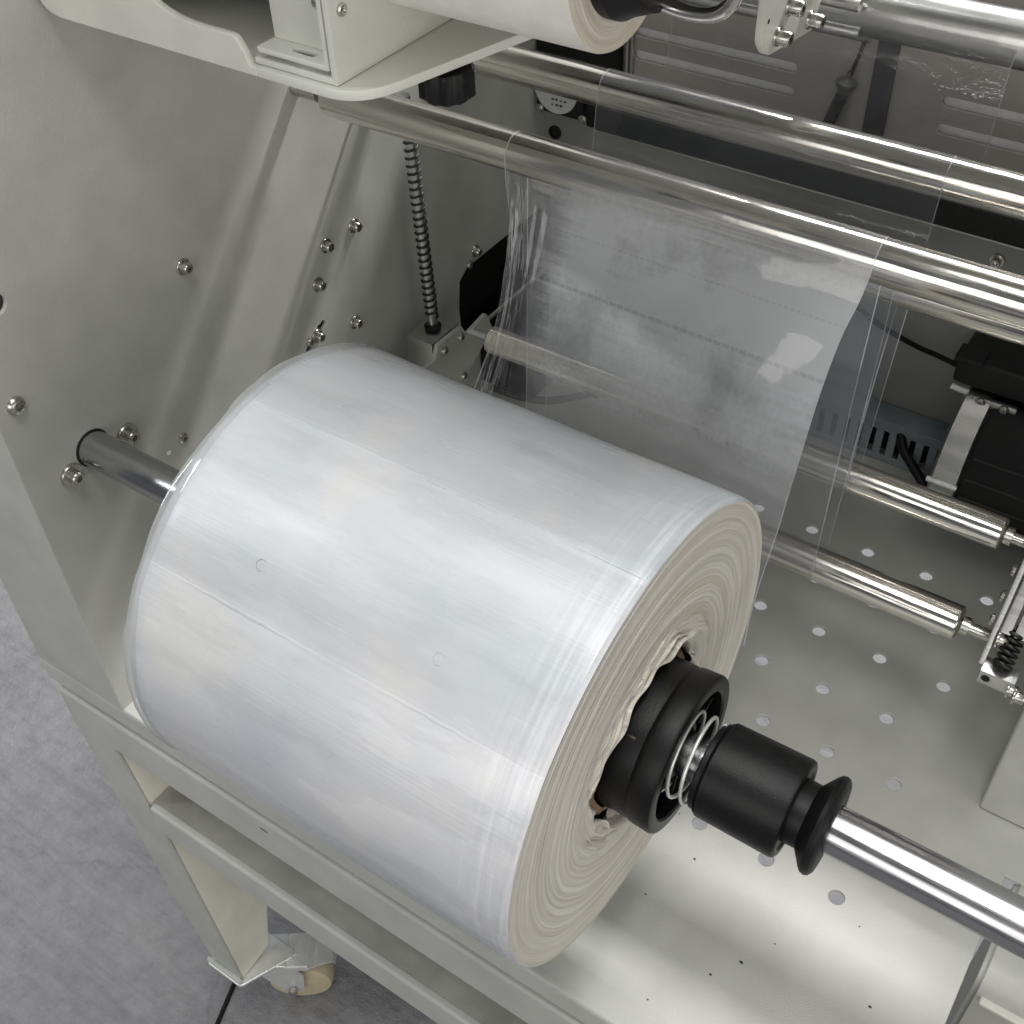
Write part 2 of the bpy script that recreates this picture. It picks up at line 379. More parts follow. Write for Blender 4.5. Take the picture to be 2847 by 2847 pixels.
def tube(name, pts, r, m, parent=None, res=6, smooth=True, cyclic=False):
    cu = bpy.data.curves.new(name, 'CURVE'); cu.dimensions = '3D'; cu.bevel_depth = r; cu.bevel_resolution = res; cu.use_fill_caps = True
    sp = cu.splines.new('NURBS' if smooth else 'POLY'); sp.points.add(len(pts) - 1)
    for i, p in enumerate(pts): sp.points[i].co = (*p, 1)
    if smooth: sp.order_u = 3; sp.use_endpoint_u = True; sp.resolution_u = 8
    me = curve_mesh(cu); me.name = name; me.materials.clear()
    return link(name, me, m, parent, True)
def plate(name, outer, holes, t, mat4, m, parent=None, bev=0.012, smooth_deg=30):
    """flat sheet cut from a 2-D outline with holes; local XY outline, thickness t centred on z=0, placed by mat4"""
    cu = bpy.data.curves.new(name, 'CURVE'); cu.dimensions = '2D'; cu.fill_mode = 'BOTH'
    cu.extrude = t / 2 - bev; cu.bevel_depth = bev; cu.bevel_resolution = 1; cu.offset = -bev
    for poly in [outer] + holes:
        sp = cu.splines.new('POLY'); sp.points.add(len(poly) - 1); sp.use_cyclic_u = True
        for i, p in enumerate(poly): sp.points[i].co = (p[0], p[1], 0, 1)
    me = curve_mesh(cu); me.name = name; me.materials.clear(); me.transform(mat4)
    auto_smooth(me, smooth_deg)
    return link(name, me, m, parent)
def circ(cx, cy, r, n=28): return [(cx + r * math.cos(2 * PI * i / n), cy + r * math.sin(2 * PI * i / n)) for i in range(n)]
def slot(x0, x1, cy, r, n=10):
    return [(x1 - r + r * math.cos(a), cy + r * math.sin(a)) for a in [(-PI / 2 + PI * i / n) for i in range(n + 1)]] + \
           [(x0 + r + r * math.cos(a), cy + r * math.sin(a)) for a in [(PI / 2 + PI * i / n) for i in range(n + 1)]]
def rounded(poly, rad, n=6):
    out = []
    L = len(poly)
    for i, (x, y) in enumerate(poly):
        r = rad[i] if isinstance(rad, (list, tuple)) else rad
        if r <= 0: out.append((x, y)); continue
        p = Vector((x, y)); a = (Vector(poly[i - 1]) - p); b = (Vector(poly[(i + 1) % L]) - p)
        la = min(r, a.length * 0.49); lb = min(r, b.length * 0.49)
        a = p + a.normalized() * la; b = p + b.normalized() * lb
        for k in range(n + 1):
            t = k / n; q = a.lerp(p, t).lerp(p.lerp(b, t), t); out.append((q.x, q.y))
    return out
def PXY(z): return Matrix.Translation((0, 0, z))                                    # outline (x, y)
def PXZ(y): return Matrix(((1, 0, 0, 0), (0, 0, -1, y), (0, 1, 0, 0), (0, 0, 0, 1)))  # outline (x, z)
def PYZ(x): return Matrix(((0, 0, 1, x), (1, 0, 0, 0), (0, 1, 0, 0), (0, 0, 0, 1)))  # outline (y, z)

XP = -6.18       # inner face of the side panel
YF = -9.11       # front of the frame
TP = 1.0136

# ================================================================ setting
fl = box('floor', -90, 60, -60, 70, -11.6, -11.3, M_floor, None, 0); fl['kind'] = 'structure'

# ================================================================ machine frame
frame = thing('machine_frame', 'grey powder coated machine frame with side panel, perforated tray and front rails', 'machine frame', (0, 0, 0))

# side panel, hollow sheet-metal box: inner skin has an opening towards the black interior
inner = rounded([(YF + 0.02, 0.0), (2.8, 0.0), (2.8, 13.6), (YF + 0.02, 13.6)], 0)
opening = [(-0.12, 1.25), (2.7, 1.25), (2.7, 2.71), (0.15, 2.71), (-0.09, 2.55), (-0.16, 2.0)]
holes = [opening, circ(-8.55, 7.02, 0.13, 24)]
slotpts = []
a0, b0 = (-4.02, 3.52), (-3.62, 3.78)
d = Vector((b0[0] - a0[0], b0[1] - a0[1])); L = d.length; d.normalize(); nrm = Vector((-d.y, d.x))
for k in range(9):
    a = PI / 2 + PI * k / 8; q = Vector(a0) + d * (0.05 * math.cos(a)) + nrm * (0.05 * math.sin(a)); slotpts.append((q.x, q.y))
for k in range(9):
    a = -PI / 2 + PI * k / 8; q = Vector(b0) + d * (0.05 * math.cos(a)) + nrm * (0.05 * math.sin(a)); slotpts.append((q.x, q.y))
holes.append(slotpts)
sp_ = plate('side_panel', inner, holes, 0.06, PYZ(XP - 0.03), M_paint, frame, 0.01)
box('panel_front_flange', -8.07, XP - 0.001, YF, YF + 0.06, 0.0, 13.6, M_paint, frame, 0.025, 3)
box('panel_outer_skin', -8.07, -8.01, YF + 0.055, 2.8, 0.0, 13.6, M_paint, frame, 0.01)
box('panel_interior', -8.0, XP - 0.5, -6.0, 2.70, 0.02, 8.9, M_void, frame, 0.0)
box('added_panel_light_block', -8.0, XP - 0.062, 2.71, 2.79, 0.0, 13.6, M_void, frame, 0.0)  # black cap added to keep rear light out of the hollow panel

# tray sheet with staggered round holes
lat = []
for j in range(0, 7):
    for i in range(-6, 5):
        x = i + (0.5 if j % 2 else 0.0); y = -TP * j
        if x > 4.01 or x < -5.7 or y > 2.3: continue
        lat.append(circ(x, y, 0.104, 26))
plate('tray', [(-8.07, YF + 0.06), (5.73, YF + 0.06), (5.73, -4.6), (9.5, -4.6), (9.5, 2.75), (-8.0, 2.75), (-8.07, YF + 0.5)], lat, 0.05, PXY(-0.025), M_paint, frame, 0.012)
# front faces of tray: folded edge, shadow gap, upper rail, lower rail
def xprism(name, x0, x1, outline, m, parent, deg=50):
    bm = bmesh.new(); n = len(outline)
    A = [bm.verts.new((x0, y, z)) for y, z in outline]; B = [bm.verts.new((x1, y, z)) for y, z in outline]
    for i in range(n): bm.faces.new((A[i], A[(i + 1) % n], B[(i + 1) % n], B[i]))
    bm.faces.new(A[::-1]); bm.faces.new(B)
    return fin(name, bm, m, parent, deg)
xprism('tray_front_fold', -8.07, 5.73, rounded([(YF, 0.004), (YF + 0.11, 0.004), (YF + 0.11, -0.05), (YF + 0.05, -0.05), (YF + 0.05, -0.46), (YF, -0.46)], [0.09, 0, 0, 0, 0, 0], 8), M_paint, frame)
box('tray_support', -8.0, 5.6, YF + 0.20, YF + 0.26, -1.0, -0.06, M_paint, frame, 0)
def rail(name, x0, x1, ztop, zbot, depth):
    outline = rounded([(YF, zbot), (YF + 0.07, zbot), (YF + 0.07, ztop - 0.08), (YF + depth, ztop - 0.08), (YF + depth, ztop), (YF, ztop)], [0, 0, 0, 0, 0, 0.09], 8)
    bm = bmesh.new()
    A = [bm.verts.new((x0, y, z)) for y, z in outline]; B = [bm.verts.new((x1, y, z)) for y, z in outline]
    n = len(outline)
    for i in range(n): bm.faces.new((A[i], A[(i + 1) % n], B[(i + 1) % n], B[i]))
    bm.faces.new(A[::-1]); bm.faces.new(B)
    return fin(name, bm, M_paint, frame, 50)
rail('upper_rail', -7.94, 8.5, -0.70, -1.66, 0.14)
rail('lower_rail', -6.72, 8.5, -3.24, -4.02, 0.13)
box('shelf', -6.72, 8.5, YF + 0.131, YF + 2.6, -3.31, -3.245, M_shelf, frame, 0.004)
box('rail_slot', -3.60, -3.46, YF - 0.004, YF + 0.02, -1.0, -0.97, M_void, frame, 0)

# leg: folded angle, front face and inner face, slightly splayed
def prism(name, quads_front, y0, y1, m, parent, deg=40):
    bm = bmesh.new()
    A = [bm.verts.new((x, y0, z)) for x, z in quads_front]; B = [bm.verts.new((x, y1, z)) for x, z in quads_front]
    n = len(A)
    for i in range(n): bm.faces.new((A[i], A[(i + 1) % n], B[(i + 1) % n], B[i]))
    bm.faces.new(A[::-1]); bm.faces.new(B)
    bmesh.ops.recalc_face_normals(bm, faces=bm.faces)
    bmesh.ops.bevel(bm, geom=list(bm.edges), offset=0.02, segments=2, affect='EDGES')
    return fin(name, bm, m, parent, deg)
prism('leg', [(-7.95, -0.98), (-7.80, -3.1), (-7.46, -6.5), (-6.98, -9.25), (-6.16, -9.42), (-6.62, -4.1), (-6.78, -3.26), (-6.99, -1.68), (-6.99, -0.98)], YF + 0.002, YF + 0.07, M_paint, frame)
# inner face of leg (same grey sheet, its warm light painted in as cream)
def quadstrip(name, front, back, m, parent, t=0.06):
    bm = bmesh.new()
    vs = []
    for (p, q) in zip(front, back):
        vs.append([bm.verts.new(p), bm.verts.new(q), bm.verts.new((q[0] - t, q[1], q[2])), bm.verts.new((p[0] - t, p[1], p[2]))])
    for A, B in zip(vs, vs[1:]):
        for i in range(4): bm.faces.new((A[i], B[i], B[(i + 1) % 4], A[(i + 1) % 4]))
    bm.faces.new(vs[0]); bm.faces.new(vs[-1][::-1])
    return fin(name, bm, m, parent, 40)
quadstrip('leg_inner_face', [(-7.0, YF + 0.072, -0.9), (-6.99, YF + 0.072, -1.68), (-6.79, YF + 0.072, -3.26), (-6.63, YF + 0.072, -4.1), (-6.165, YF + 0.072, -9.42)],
          [(-7.0, -7.2, -0.9), (-6.99, -7.2, -1.68), (-6.79, -7.2, -3.26), (-6.63, -7.2, -6.6), (-6.165, -8.25, -9.3)], M_lit_cream, frame)
# rear and right legs: carry the frame, mostly out of sight
for (x, y) in ((-6.9, 2.0), (7.6, 2.0), (7.6, -8.6)):
    box('leg', x - 0.4, x + 0.4, y - 0.4, y + 0.4, -10.0 if y > 0 else -10.0, -4.05 if y < 0 else -0.06, M_paint, frame, 0.03)
    box('foot_pad', x - 0.25, x + 0.25, y - 0.25, y + 0.25, -11.3, -10.0, M_darkmetal, frame, 0.03)

# back plate of the bay: lower wall, upper slotted plate
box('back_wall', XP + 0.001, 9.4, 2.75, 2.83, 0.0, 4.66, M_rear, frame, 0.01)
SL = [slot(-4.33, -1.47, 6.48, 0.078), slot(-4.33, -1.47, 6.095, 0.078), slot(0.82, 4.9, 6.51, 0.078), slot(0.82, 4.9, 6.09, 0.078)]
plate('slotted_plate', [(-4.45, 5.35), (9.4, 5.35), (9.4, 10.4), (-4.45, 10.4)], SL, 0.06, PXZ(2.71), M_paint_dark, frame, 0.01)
for zz in (6.48, 6.095): box('slot_light_strip', -4.36, -1.44, 2.76, 2.80, zz - 0.12, zz + 0.12, M_white_and_slot_light, frame, 0)  # white strips added in place of light seen through the slots
for zz in (6.51, 6.09): box('slot_light_strip', 0.79, 5.0, 2.76, 2.80, zz - 0.12, zz + 0.12, M_white_and_slot_light, frame, 0)
box('slot_edge_post', -4.50, -4.40, 2.60, 2.69, 5.3, 7.2, M_alu, frame, 0.01)
box('slot_edge_post', -4.36, -4.32, 2.60, 2.67, 5.3, 7.0, M_alu, frame, 0.005)
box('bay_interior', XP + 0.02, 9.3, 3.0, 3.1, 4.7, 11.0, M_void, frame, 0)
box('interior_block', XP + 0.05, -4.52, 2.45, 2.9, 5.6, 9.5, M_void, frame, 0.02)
box('black_cross_beam', -5.1, 9.2, 2.45, 2.70, 4.72, 5.34, M_motor, frame, 0.02)
box('beam_edge_strip', -4.9, 6.0, 2.44, 2.70, 4.685, 4.712, M_alu, frame, 0)

box('black_corner_box', XP + 0.03, -4.95, 0.35, 2.70, 0.01, 1.25, M_motor, frame, 0.06)  # plain black box added in the rear left corner
# machine deck above, out of the frame: it shades the rear of the bay
box('upper_deck', XP, 9.4, -4.3, -0.1, 11.6, 12.1, M_paint, frame, 0.02)

box('upper_shade_housing', XP, 2.2, -7.6, -3.2, 12.7, 14.2, M_paint, frame, 0.05)  # unseen body above, added to shade the side panel and roll
# right hand sheet-metal box and shaft cradle
box('right_column', 5.10, 9.0, -3.80, 2.2, 0.02, 11.4, M_paint, frame, 0.06, 3)
def cradle():
    outline = rounded([(-6.15, -5.0), (-6.15, 0.02), (-4.45, 0.02), (-4.45, -5.0)], [0, 0.42, 0.3, 0], 10)
    bm = bmesh.new()
    A = [bm.verts.new((5.87, y, z)) for y, z in outline]; B = [bm.verts.new((9, y, z)) for y, z in outline]
    n = len(outline)
    for i in range(n): bm.faces.new((A[i], A[(i + 1) % n], B[(i + 1) % n], B[i]))
    bm.faces.new(A[::-1]); bm.faces.new(B)
    bmesh.ops.recalc_face_normals(bm, faces=bm.faces)
    es = [e for e in bm.edges if all(abs(v.co.x - 5.87) < 1e-4 for v in e.verts)]
    bmesh.ops.bevel(bm, geom=es, offset=0.07, segments=3, affect='EDGES')
    return fin('shaft_cradle', bm, M_paint, frame, 40)
cradle()
box('cradle_lip', 6.0, 9.0, -6.24, -6.10, -0.42, -0.34, M_white, frame, 0.035, 3)

# ---- hex socket screws on the side panel (parts of the frame), each a mesh with washer and head
def cap_screw_bm(rw, tw, rh, hh, socket=True):
    prof = [(0, rw), (tw * 0.7, rw), (tw, rw * 0.95), (tw, rh), (tw + hh * 0.85, rh), (tw + hh, rh * 0.86)]
    hexes = set()
    if socket:
        k = len(prof); prof += [(tw + hh, rh * 0.52), (tw + hh * 0.45, rh * 0.50), (tw + hh * 0.40, 0)]; hexes = {k, k + 1}
    else: prof += [(tw + hh, 0)]
    return lathe_bm(prof, 36, hexes)
def meshof(bm, name, m, deg=35):
    me = bpy.data.meshes.new(name); bmesh.ops.recalc_face_normals(bm, faces=bm.faces); bm.to_mesh(me); bm.free(); auto_smooth(me, deg); me.materials.append(m); return me
ME_big = meshof(cap_screw_bm(0.165, 0.05, 0.095, 0.12), 'cap_screw', M_bolt)
ME_mid = meshof(cap_screw_bm(0.115, 0.03, 0.075, 0.10), 'cap_screw', M_bolt)
ME_small = meshof(lathe_bm([(0, 0.085), (0.03, 0.08), (0.05, 0.055), (0.05, 0.034), (0.01, 0.032), (0.01, 0)], 30, {3, 4}), 'button_screw', M_bolt)
ME_dome = meshof(lathe_bm([(0, 0.125), (0.03, 0.12), (0.065, 0.09), (0.08, 0.055), (0.08, 0.045), (0.02, 0.043), (0.02, 0)], 30, {4, 5}), 'button_screw', M_bolt)
def put(name, me, loc, parent, rot=None):
    o = bpy.data.objects.new(name, me); COL.objects.link(o); o.location = loc; o.parent = parent
    if rot: o.rotation_euler = rot
    return o
for (y, z) in ((-7.52, 4.36), (-8.47, 4.37)): put('cap_screw', ME_big, (XP, y, z), frame)
for (y, z) in ((-3.60, 4.49), (-3.31, 5.01), (-2.645, 5.01), (-2.93, 3.39), (0.41, 2.93), (-3.80, 3.66)): put('cap_screw', ME_mid, (XP, y, z), frame, (random.random() * 6, 0, 0))
put('hex_screw', ME_mid, (XP, -5.94, 6.09), frame)
put('button_screw', ME_small, (XP, -6.69, 3.68), frame); put('button_screw', ME_small, (XP, -3.96, 3.65), frame)
put('button_screw', ME_small, (XP, 0.22, 2.74), frame)
put('button_screw', ME_dome, (XP, -8.80, 5.74), frame)
put('cap_screw', ME_mid, (XP - 0.3, -8.60, 7.02), frame)
lathe('pin_hole', [(0.002, 0.035), (0.004, 0.0)], M_void, frame, 16, (XP, -3.72, 3.78))
lathe('pin_hole', [(0.002, 0.02), (0.004, 0.0)], M_void, frame, 16, (XP, -3.75, 3.72))
lathe('paint_chip', [(0.002, 0.04), (0.006, 0.0)], M_white_and_slot_light, frame, 12, (XP, -6.98, 3.62))
put('cap_screw', ME_mid, (2.19, 2.73, 4.24), frame, (0, 0, -PI / 2))
lathe('cable_hole', [(0.0, 0.13), (0.03, 0.13), (0.03, 0.10), (-0.0, 0.09), (0.0, 0)], M_darkmetal, frame, 24, (-5.93, 2.74, 4.27), (0, 0, -PI / 2))

# ================================================================ caster under the leg
cast = thing('caster', 'zinc plated swivel caster with brake pedal under the front left leg', 'caster', (-6.0, -8.7, -11.3))
def C(o): return rel(o, cast)
C(plate('top_plate', rounded([(-7.05, -9.22), (-6.1, -9.22), (-5.55, -8.0), (-7.0, -8.0)], 0.08), [], 0.08, PXY(-9.47), M_zinc, None, 0.015))
C(box('end_plate', -7.08, -6.12, -9.19, -9.10, -9.50, -9.36, M_paint, None, 0.02))
for k in range(4):
    C(fin('rivet', lathe_bm([(0, 0.03), (0.012, 0.022), (0.016, 0)], 12), M_void, None)).matrix_local = Matrix.Translation((-6.14, -9.0 + k * 0.2, -9.33))
ML = Matrix(((0.82, -0.57, 0, -6.22), (0.57, 0.82, 0, -8.36), (0, 0, 1, 0.10), (0, 0, 0, 1)))
def CR(o): o.data.transform(ML); return C(o)
for t in (-0.34, 0.34):
    CR(plate('fork', rounded([(-0.28, -9.56), (0.55, -9.58), (0.80, -10.05), (0.72, -10.72), (0.52, -10.86), (0.28, -10.70), (-0.05, -10.05)], 0.10), [], 0.05, PXZ(t), M_zinc, None, 0.01))
CR(box('fork_crown', -0.30, 0.50, -0.37, 0.37, -9.62, -9.545, M_zinc, None, 0.03, 3))
sw = lathe_bm([(-9.66, 0), (-9.66, 0.34), (-9.62, 0.37), (-9.57, 0.34)], 48); bmesh.ops.rotate(sw, verts=sw.verts, cent=(0, 0, 0), matrix=Matrix.Rotation(-PI / 2, 3, 'Y')); CR(fin('swivel_ring', sw, M_zinc, None))
w = lathe_bm([(-0.22, 0.0), (-0.22, 0.24), (-0.20, 0.30), (-0.24, 0.52), (-0.20, 0.66), (-0.08, 0.70), (0.08, 0.70), (0.20, 0.66), (0.24, 0.52), (0.20, 0.30), (0.22, 0.24), (0.22, 0.0)], 48)
bmesh.ops.rotate(w, verts=w.verts, cent=(0, 0, 0), matrix=Matrix.Rotation(PI / 2, 3, 'Z')); bmesh.ops.translate(w, verts=w.verts, vec=(0.62, 0, -10.70)); CR(fin('wheel', w, M_wheel, None))
ax = lathe_bm([(-0.50, 0.0), (-0.50, 0.10), (-0.38, 0.10), (-0.38, 0.05), (0.38, 0.05), (0.38, 0.10), (0.50, 0.10), (0.50, 0)], 6)
bmesh.ops.rotate(ax, verts=ax.verts, cent=(0, 0, 0), matrix=Matrix.Rotation(PI / 2, 3, 'Z')); bmesh.ops.translate(ax, verts=ax.verts, vec=(0.50, 0, -10.60)); CR(fin('axle', ax, M_bolt, None))
ped = bmesh.new(); vsA = []
for (y, z) in [(0.48, -9.58), (0.56, -9.54), (0.80, -9.53), (0.92, -9.54), (0.96, -9.62), (1.08, -9.62), (1.13, -9.54), (1.34, -9.55), (1.46, -9.62), (1.50, -9.76)]:
    h = 0.36 if y < 1.2 else 0.36 - (y - 1.2) * 0.45
    vsA.append([ped.verts.new((y, -h, z)), ped.verts.new((y, h, z)), ped.verts.new((y, h, z - 0.05)), ped.verts.new((y, -h, z - 0.05))])
for A, B in zip(vsA, vsA[1:]):
    for i in range(4): ped.faces.new((A[i], B[i], B[(i + 1) % 4], A[(i + 1) % 4]))
ped.faces.new(vsA[0]); ped.faces.new(vsA[-1][::-1])
CR(fin('brake_pedal', ped, M_zinc, None, 25))
CR(box('pedal_rib', 0.60, 0.64, -0.24, 0.14, -9.555, -9.53, M_zinc, None, 0.008))
CR(box('pedal_side', 0.46, 0.98, -0.385, -0.35, -9.74, -9.58, M_zinc, None, 0.012))
CR(box('pedal_side', 0.46, 0.98, 0.35, 0.385, -9.74, -9.58, M_zinc, None, 0.012))

tag(tube('floor_cable', [(-7.25, -8.45, -11.25), (-6.9, -9.4, -11.25), (-6.55, -10.4, -11.25), (-6.2, -11.4, -11.25)], 0.05, M_black_smooth), 'thin black cable lying on the concrete floor beside the caster', 'cable')

# ================================================================ reel shaft
AX = (-8.048, 4.517)
sh = thing('reel_shaft', 'thick ground steel shaft carrying the large film roll across the tray', 'shaft', (0, AX[0], AX[1]))
lathe('rod', [(XP + 0.0, 0.0), (XP + 0.0, 0.242), (9.2, 0.242), (9.2, 0)], M_shaft, sh, 72)
lathe('rod_seat', [(XP - 0.01, 0.262), (XP + 0.012, 0.262), (XP + 0.014, 0.243)], M_void, sh, 48)

# ================================================================ large film roll
roll = thing('film_roll', 'large milky white roll of clear plastic film threaded on the steel shaft', 'film roll', (0, AX[0], AX[1]))
RR = 2.56; XL0 = -2.62; XR0 = 2.03
def sidejag(k, a, x, r):
    r += 0.006 * math.sin(3 * a + 1) + 0.004 * math.sin(7 * a)
    return x, r
nseg = 220
prof = [(XL0, RR - 0.06), (XL0 + 0.015, RR - 0.02), (XL0 + 0.05, RR)] + [(XL0 + 0.05 + (XR0 - XL0 - 0.11) * i / 24, RR) for i in range(1, 25)] + [(XR0 - 0.02, RR - 0.01), (XR0, RR - 0.035)]
def sidejag2(k, a, x, r):
    w = 0.010 * math.sin(2.2 * x + 2 * a) * math.sin(5 * a + x) + 0.005 * math.sin(11 * a + 3 * x)
    lump = 0.02 * max(0, math.sin(a * 1.0 - 2.2)) * math.exp(-((x - XR0) / 0.5) ** 2)
    return x, r + w * 0.7 - lump * 0.3
lathe('wound_side', prof, M_rollside, roll, nseg, jag=sidejag2, deg=60)
# right end: concentric layers standing proud or sunk, ragged near the core
rs = [RR - 0.034]
while rs[-1] > 0.98: rs.append(rs[-1] - 0.022)
rnd = [random.uniform(-1, 1) for _ in range(400)]
def xoff(r):
    k = (RR - r) / 0.022; i = int(k); f = k - i
    base = rnd[i] * (1 - f) + rnd[i + 1] * f
    wav = 0.012 * math.sin(r * 13) + 0.010 * math.sin(r * 29 + 1)
    deep = 0.0
    if r < 1.5: deep = -0.07 * ((1.5 - r) / 0.5) ** 1.5
    return base * (0.007 + (0.020 if r < 1.25 else 0)) + wav * 0.5 + deep
def endjag(k, a, x, r):
    rag = 0.0
    if r < 1.45:
        s = (1.45 - r) / 0.5
        rag = s * 0.045 * (math.sin(7 * a + r * 20) * 0.5 + math.sin(13 * a + 2 + r * 31) * 0.5 + math.sin(23 * a + r * 50) * 0.35)
        r += s * 0.03 * math.sin(5 * a + 1) + s * 0.015 * math.sin(17 * a + r * 9)
    r2 = r + (0.008 * math.sin(2 * a + 0.7) + 0.004 * math.sin(5 * a)) * (1.0 if r < 2.4 else (RR - r) / 0.16)
    return x + rag + 0.004 * math.sin(3 * a + r * 8), r2
lathe('wound_end', [(XR0 + (xoff(r) if i > 1 else 0), r) for i, r in enumerate(rs)], M_rollend, roll, nseg, jag=endjag, deg=180)
lathe('wound_end_left', [(XL0, RR - 0.10), (XL0 + 0.02, 1.6), (XL0, 0.8)], M_rollend, roll, 96, deg=60)
lathe('core_tube', [(XR0 - 0.20, 1.0), (XR0 - 0.12, 0.94), (XR0 - 0.11, 0.86), (XR0 - 0.5, 0.85), (XL0, 0.85), (XL0, 0.95)], M_card, roll, 90, deg=50,
      jag=lambda k, a, x, r: (x + (0.02 * math.sin(9 * a) if k < 3 else 0), r))
# loose crumpled inner layers around the core
def crumple(r0, x0, a0, a1, h, seed):
    rd = random.Random(seed); bm = bmesh.new(); rows = []
    n = 60
    ph = [rd.uniform(0, 6) for _ in range(5)]
    for i in range(n + 1):
        a = a0 + (a1 - a0) * i / n; t = math.sin(PI * i / n) ** 0.5
        hh = h * t * (0.65 + 0.35 * math.sin(9 * a + ph[0]) * math.sin(4 * a + ph[1]))
        r = r0 + 0.03 * math.sin(11 * a + ph[2])
        row = []
        for j in range(4):
            s = j / 3; row.append(bm.verts.new((x0 - 0.1 + (hh + 0.1) * s, (r + 0.06 * s * math.sin(7 * a + ph[3])) * math.cos(a), (r + 0.06 * s * math.sin(7 * a + ph[3])) * math.sin(a))))
        rows.append(row)
    for A, B in zip(rows, rows[1:]):
        for j in range(3): bm.faces.new((A[j], A[j + 1], B[j + 1], B[j]))
    o = fin('loose_layer', bm, M_rollend, roll, 180)
    md = o.modifiers.new('t', 'SOLIDIFY'); md.thickness = 0.012
    return o
crumple(1.00, XR0 - 0.02, 0.2, 2.6, 0.07, 1); crumple(1.10, XR0 - 0.05, 0.5, 3.2, 0.08, 2); crumple(1.04, XR0 - 0.03, 3.4, 5.6, 0.09, 3)
crumple(1.20, XR0 - 0.06, 2.6, 5.3, 0.08, 4); crumple(1.28, XR0 - 0.05, 0.1, 1.9, 0.07, 5); crumple(1.32, XR0 - 0.04, 4.2, 6.0, 0.08, 6)
# loose transparent outer wrap at the left rim
def wrapjag(k, a, x, r):
    w = 1 - k / 5.0
    return x + (0.018 * math.sin(3 * a + 1) + 0.012 * math.sin(11 * a) + 0.006 * math.sin(29 * a)) * w, r + (0.010 * math.sin(2 * a + 0.6) + 0.007 * math.sin(9 * a + k) + 0.004 * math.sin(23 * a)) * w
lathe('outer_wrap', [(XL0 - 0.04, RR - 0.03), (XL0 - 0.03, RR + 0.012), (XL0 + 0.0, RR + 0.018), (XL0 + 0.04, RR + 0.012), (XL0 + 0.09, RR + 0.006), (XL0 + 0.12, RR + 0.003)], M_film_wrap, roll, 200, jag=wrapjag, deg=60)
def embossed(ang, x, r0=0.055):
    pts = []
    for i in range(15):
        t = math.radians(60 + 250 * i / 14); u = r0 * math.cos(t); w_ = r0 * math.sin(t)
        a = ang + w_ / RR; pts.append((x + u, (RR + 0.006) * math.cos(a), (RR + 0.006) * math.sin(a)))
    return tube('embossed_mark', pts, 0.004, M_rollside, roll, 2)
embossed(math.radians(128), -1.3); embossed(math.radians(128), 0.75)
# seam ridges where the bag bottoms are welded, parallel to the axis
def seam(ang, x0, x1, amp, r=0.005):
    pts = []
    for i in range(70):
        x = x0 + (x1 - x0) * i / 69; a = ang + amp * math.sin(i * 1.3) * random.uniform(0.2, 1); pts.append((x, (RR + 0.001) * math.cos(a), (RR + 0.001) * math.sin(a)))
    return tube('weld_seam', pts, r * 0.6, M_rollside, roll, 1)
seam(math.radians(139), -2.5, 1.9, 0.0035, 0.007); seam(math.radians(96), -2.45, 1.95, 0.003, 0.006)

# black chuck: cone plug, spring, sleeve, grip ring
hub = thing('shaft_chuck', 'black plastic cone chuck with wire spring clamping the film roll on the shaft', 'chuck', (0, AX[0], AX[1]))
lathe('cone_plug', [(1.5, 0.70), (1.9, 0.83), (2.20, 0.835), (2.23, 0.825), (2.26, 0.845), (2.29, 0.85), (2.47, 0.86), (2.50, 0.845), (2.51, 0.82), (2.51, 0.715), (2.49, 0.695), (2.12, 0.66), (2.10, 0.34), (2.40, 0.32), (2.40, 0.26)], M_black, hub, 96, deg=35)
for k in range(6):
    a = k * PI / 3 + 0.3
    bm = box_bm(2.14, 2.42, 0.34, 0.64, -0.02, 0.02, 0.005); bmesh.ops.rotate(bm, verts=bm.verts, cent=(0, 0, 0), matrix=Matrix.Rotation(a, 3, 'X'))
    fin('inner_rib', bm, M_black_smooth, hub)
for k in range(3):
    a = 2.25 + k * 1.25
    y, z = 0.815 * math.cos(a), 0.815 * math.sin(a)
    tube('retaining_pin', [(2.05, y, z), (2.10, y * 1.02, z * 1.02), (2.15, y * 1.03, z * 1.03)], 0.017, M_bolt, hub, 3)
pts = []
for i in range(150):
    t = i / 149; a = t * 2 * PI * 3.0 + 1.0; pts.append((2.30 + 0.42 * t, 0.45 * math.cos(a), 0.45 * math.sin(a)))
tube('spring', pts, 0.020, M_zinc, hub, 4)
lathe('sleeve', [(2.70, 0.26), (2.70, 0.44), (2.715, 0.455), (2.76, 0.455), (2.765, 0.475), (2.80, 0.50), (3.58, 0.51), (3.615, 0.50), (3.63, 0.475), (3.63, 0.42), (3.61, 0.40), (3.61, 0.30)], M_black, hub, 96, deg=28)
lathe('grip_ring', [(3.60, 0.33), (3.76, 0.325), (3.77, 0.34), (3.86, 0.465), (3.89, 0.495), (3.93, 0.505), (3.965, 0.49), (3.99, 0.45), (4.0, 0.36), (4.0, 0.245)], M_black_smooth, hub, 96, deg=28)

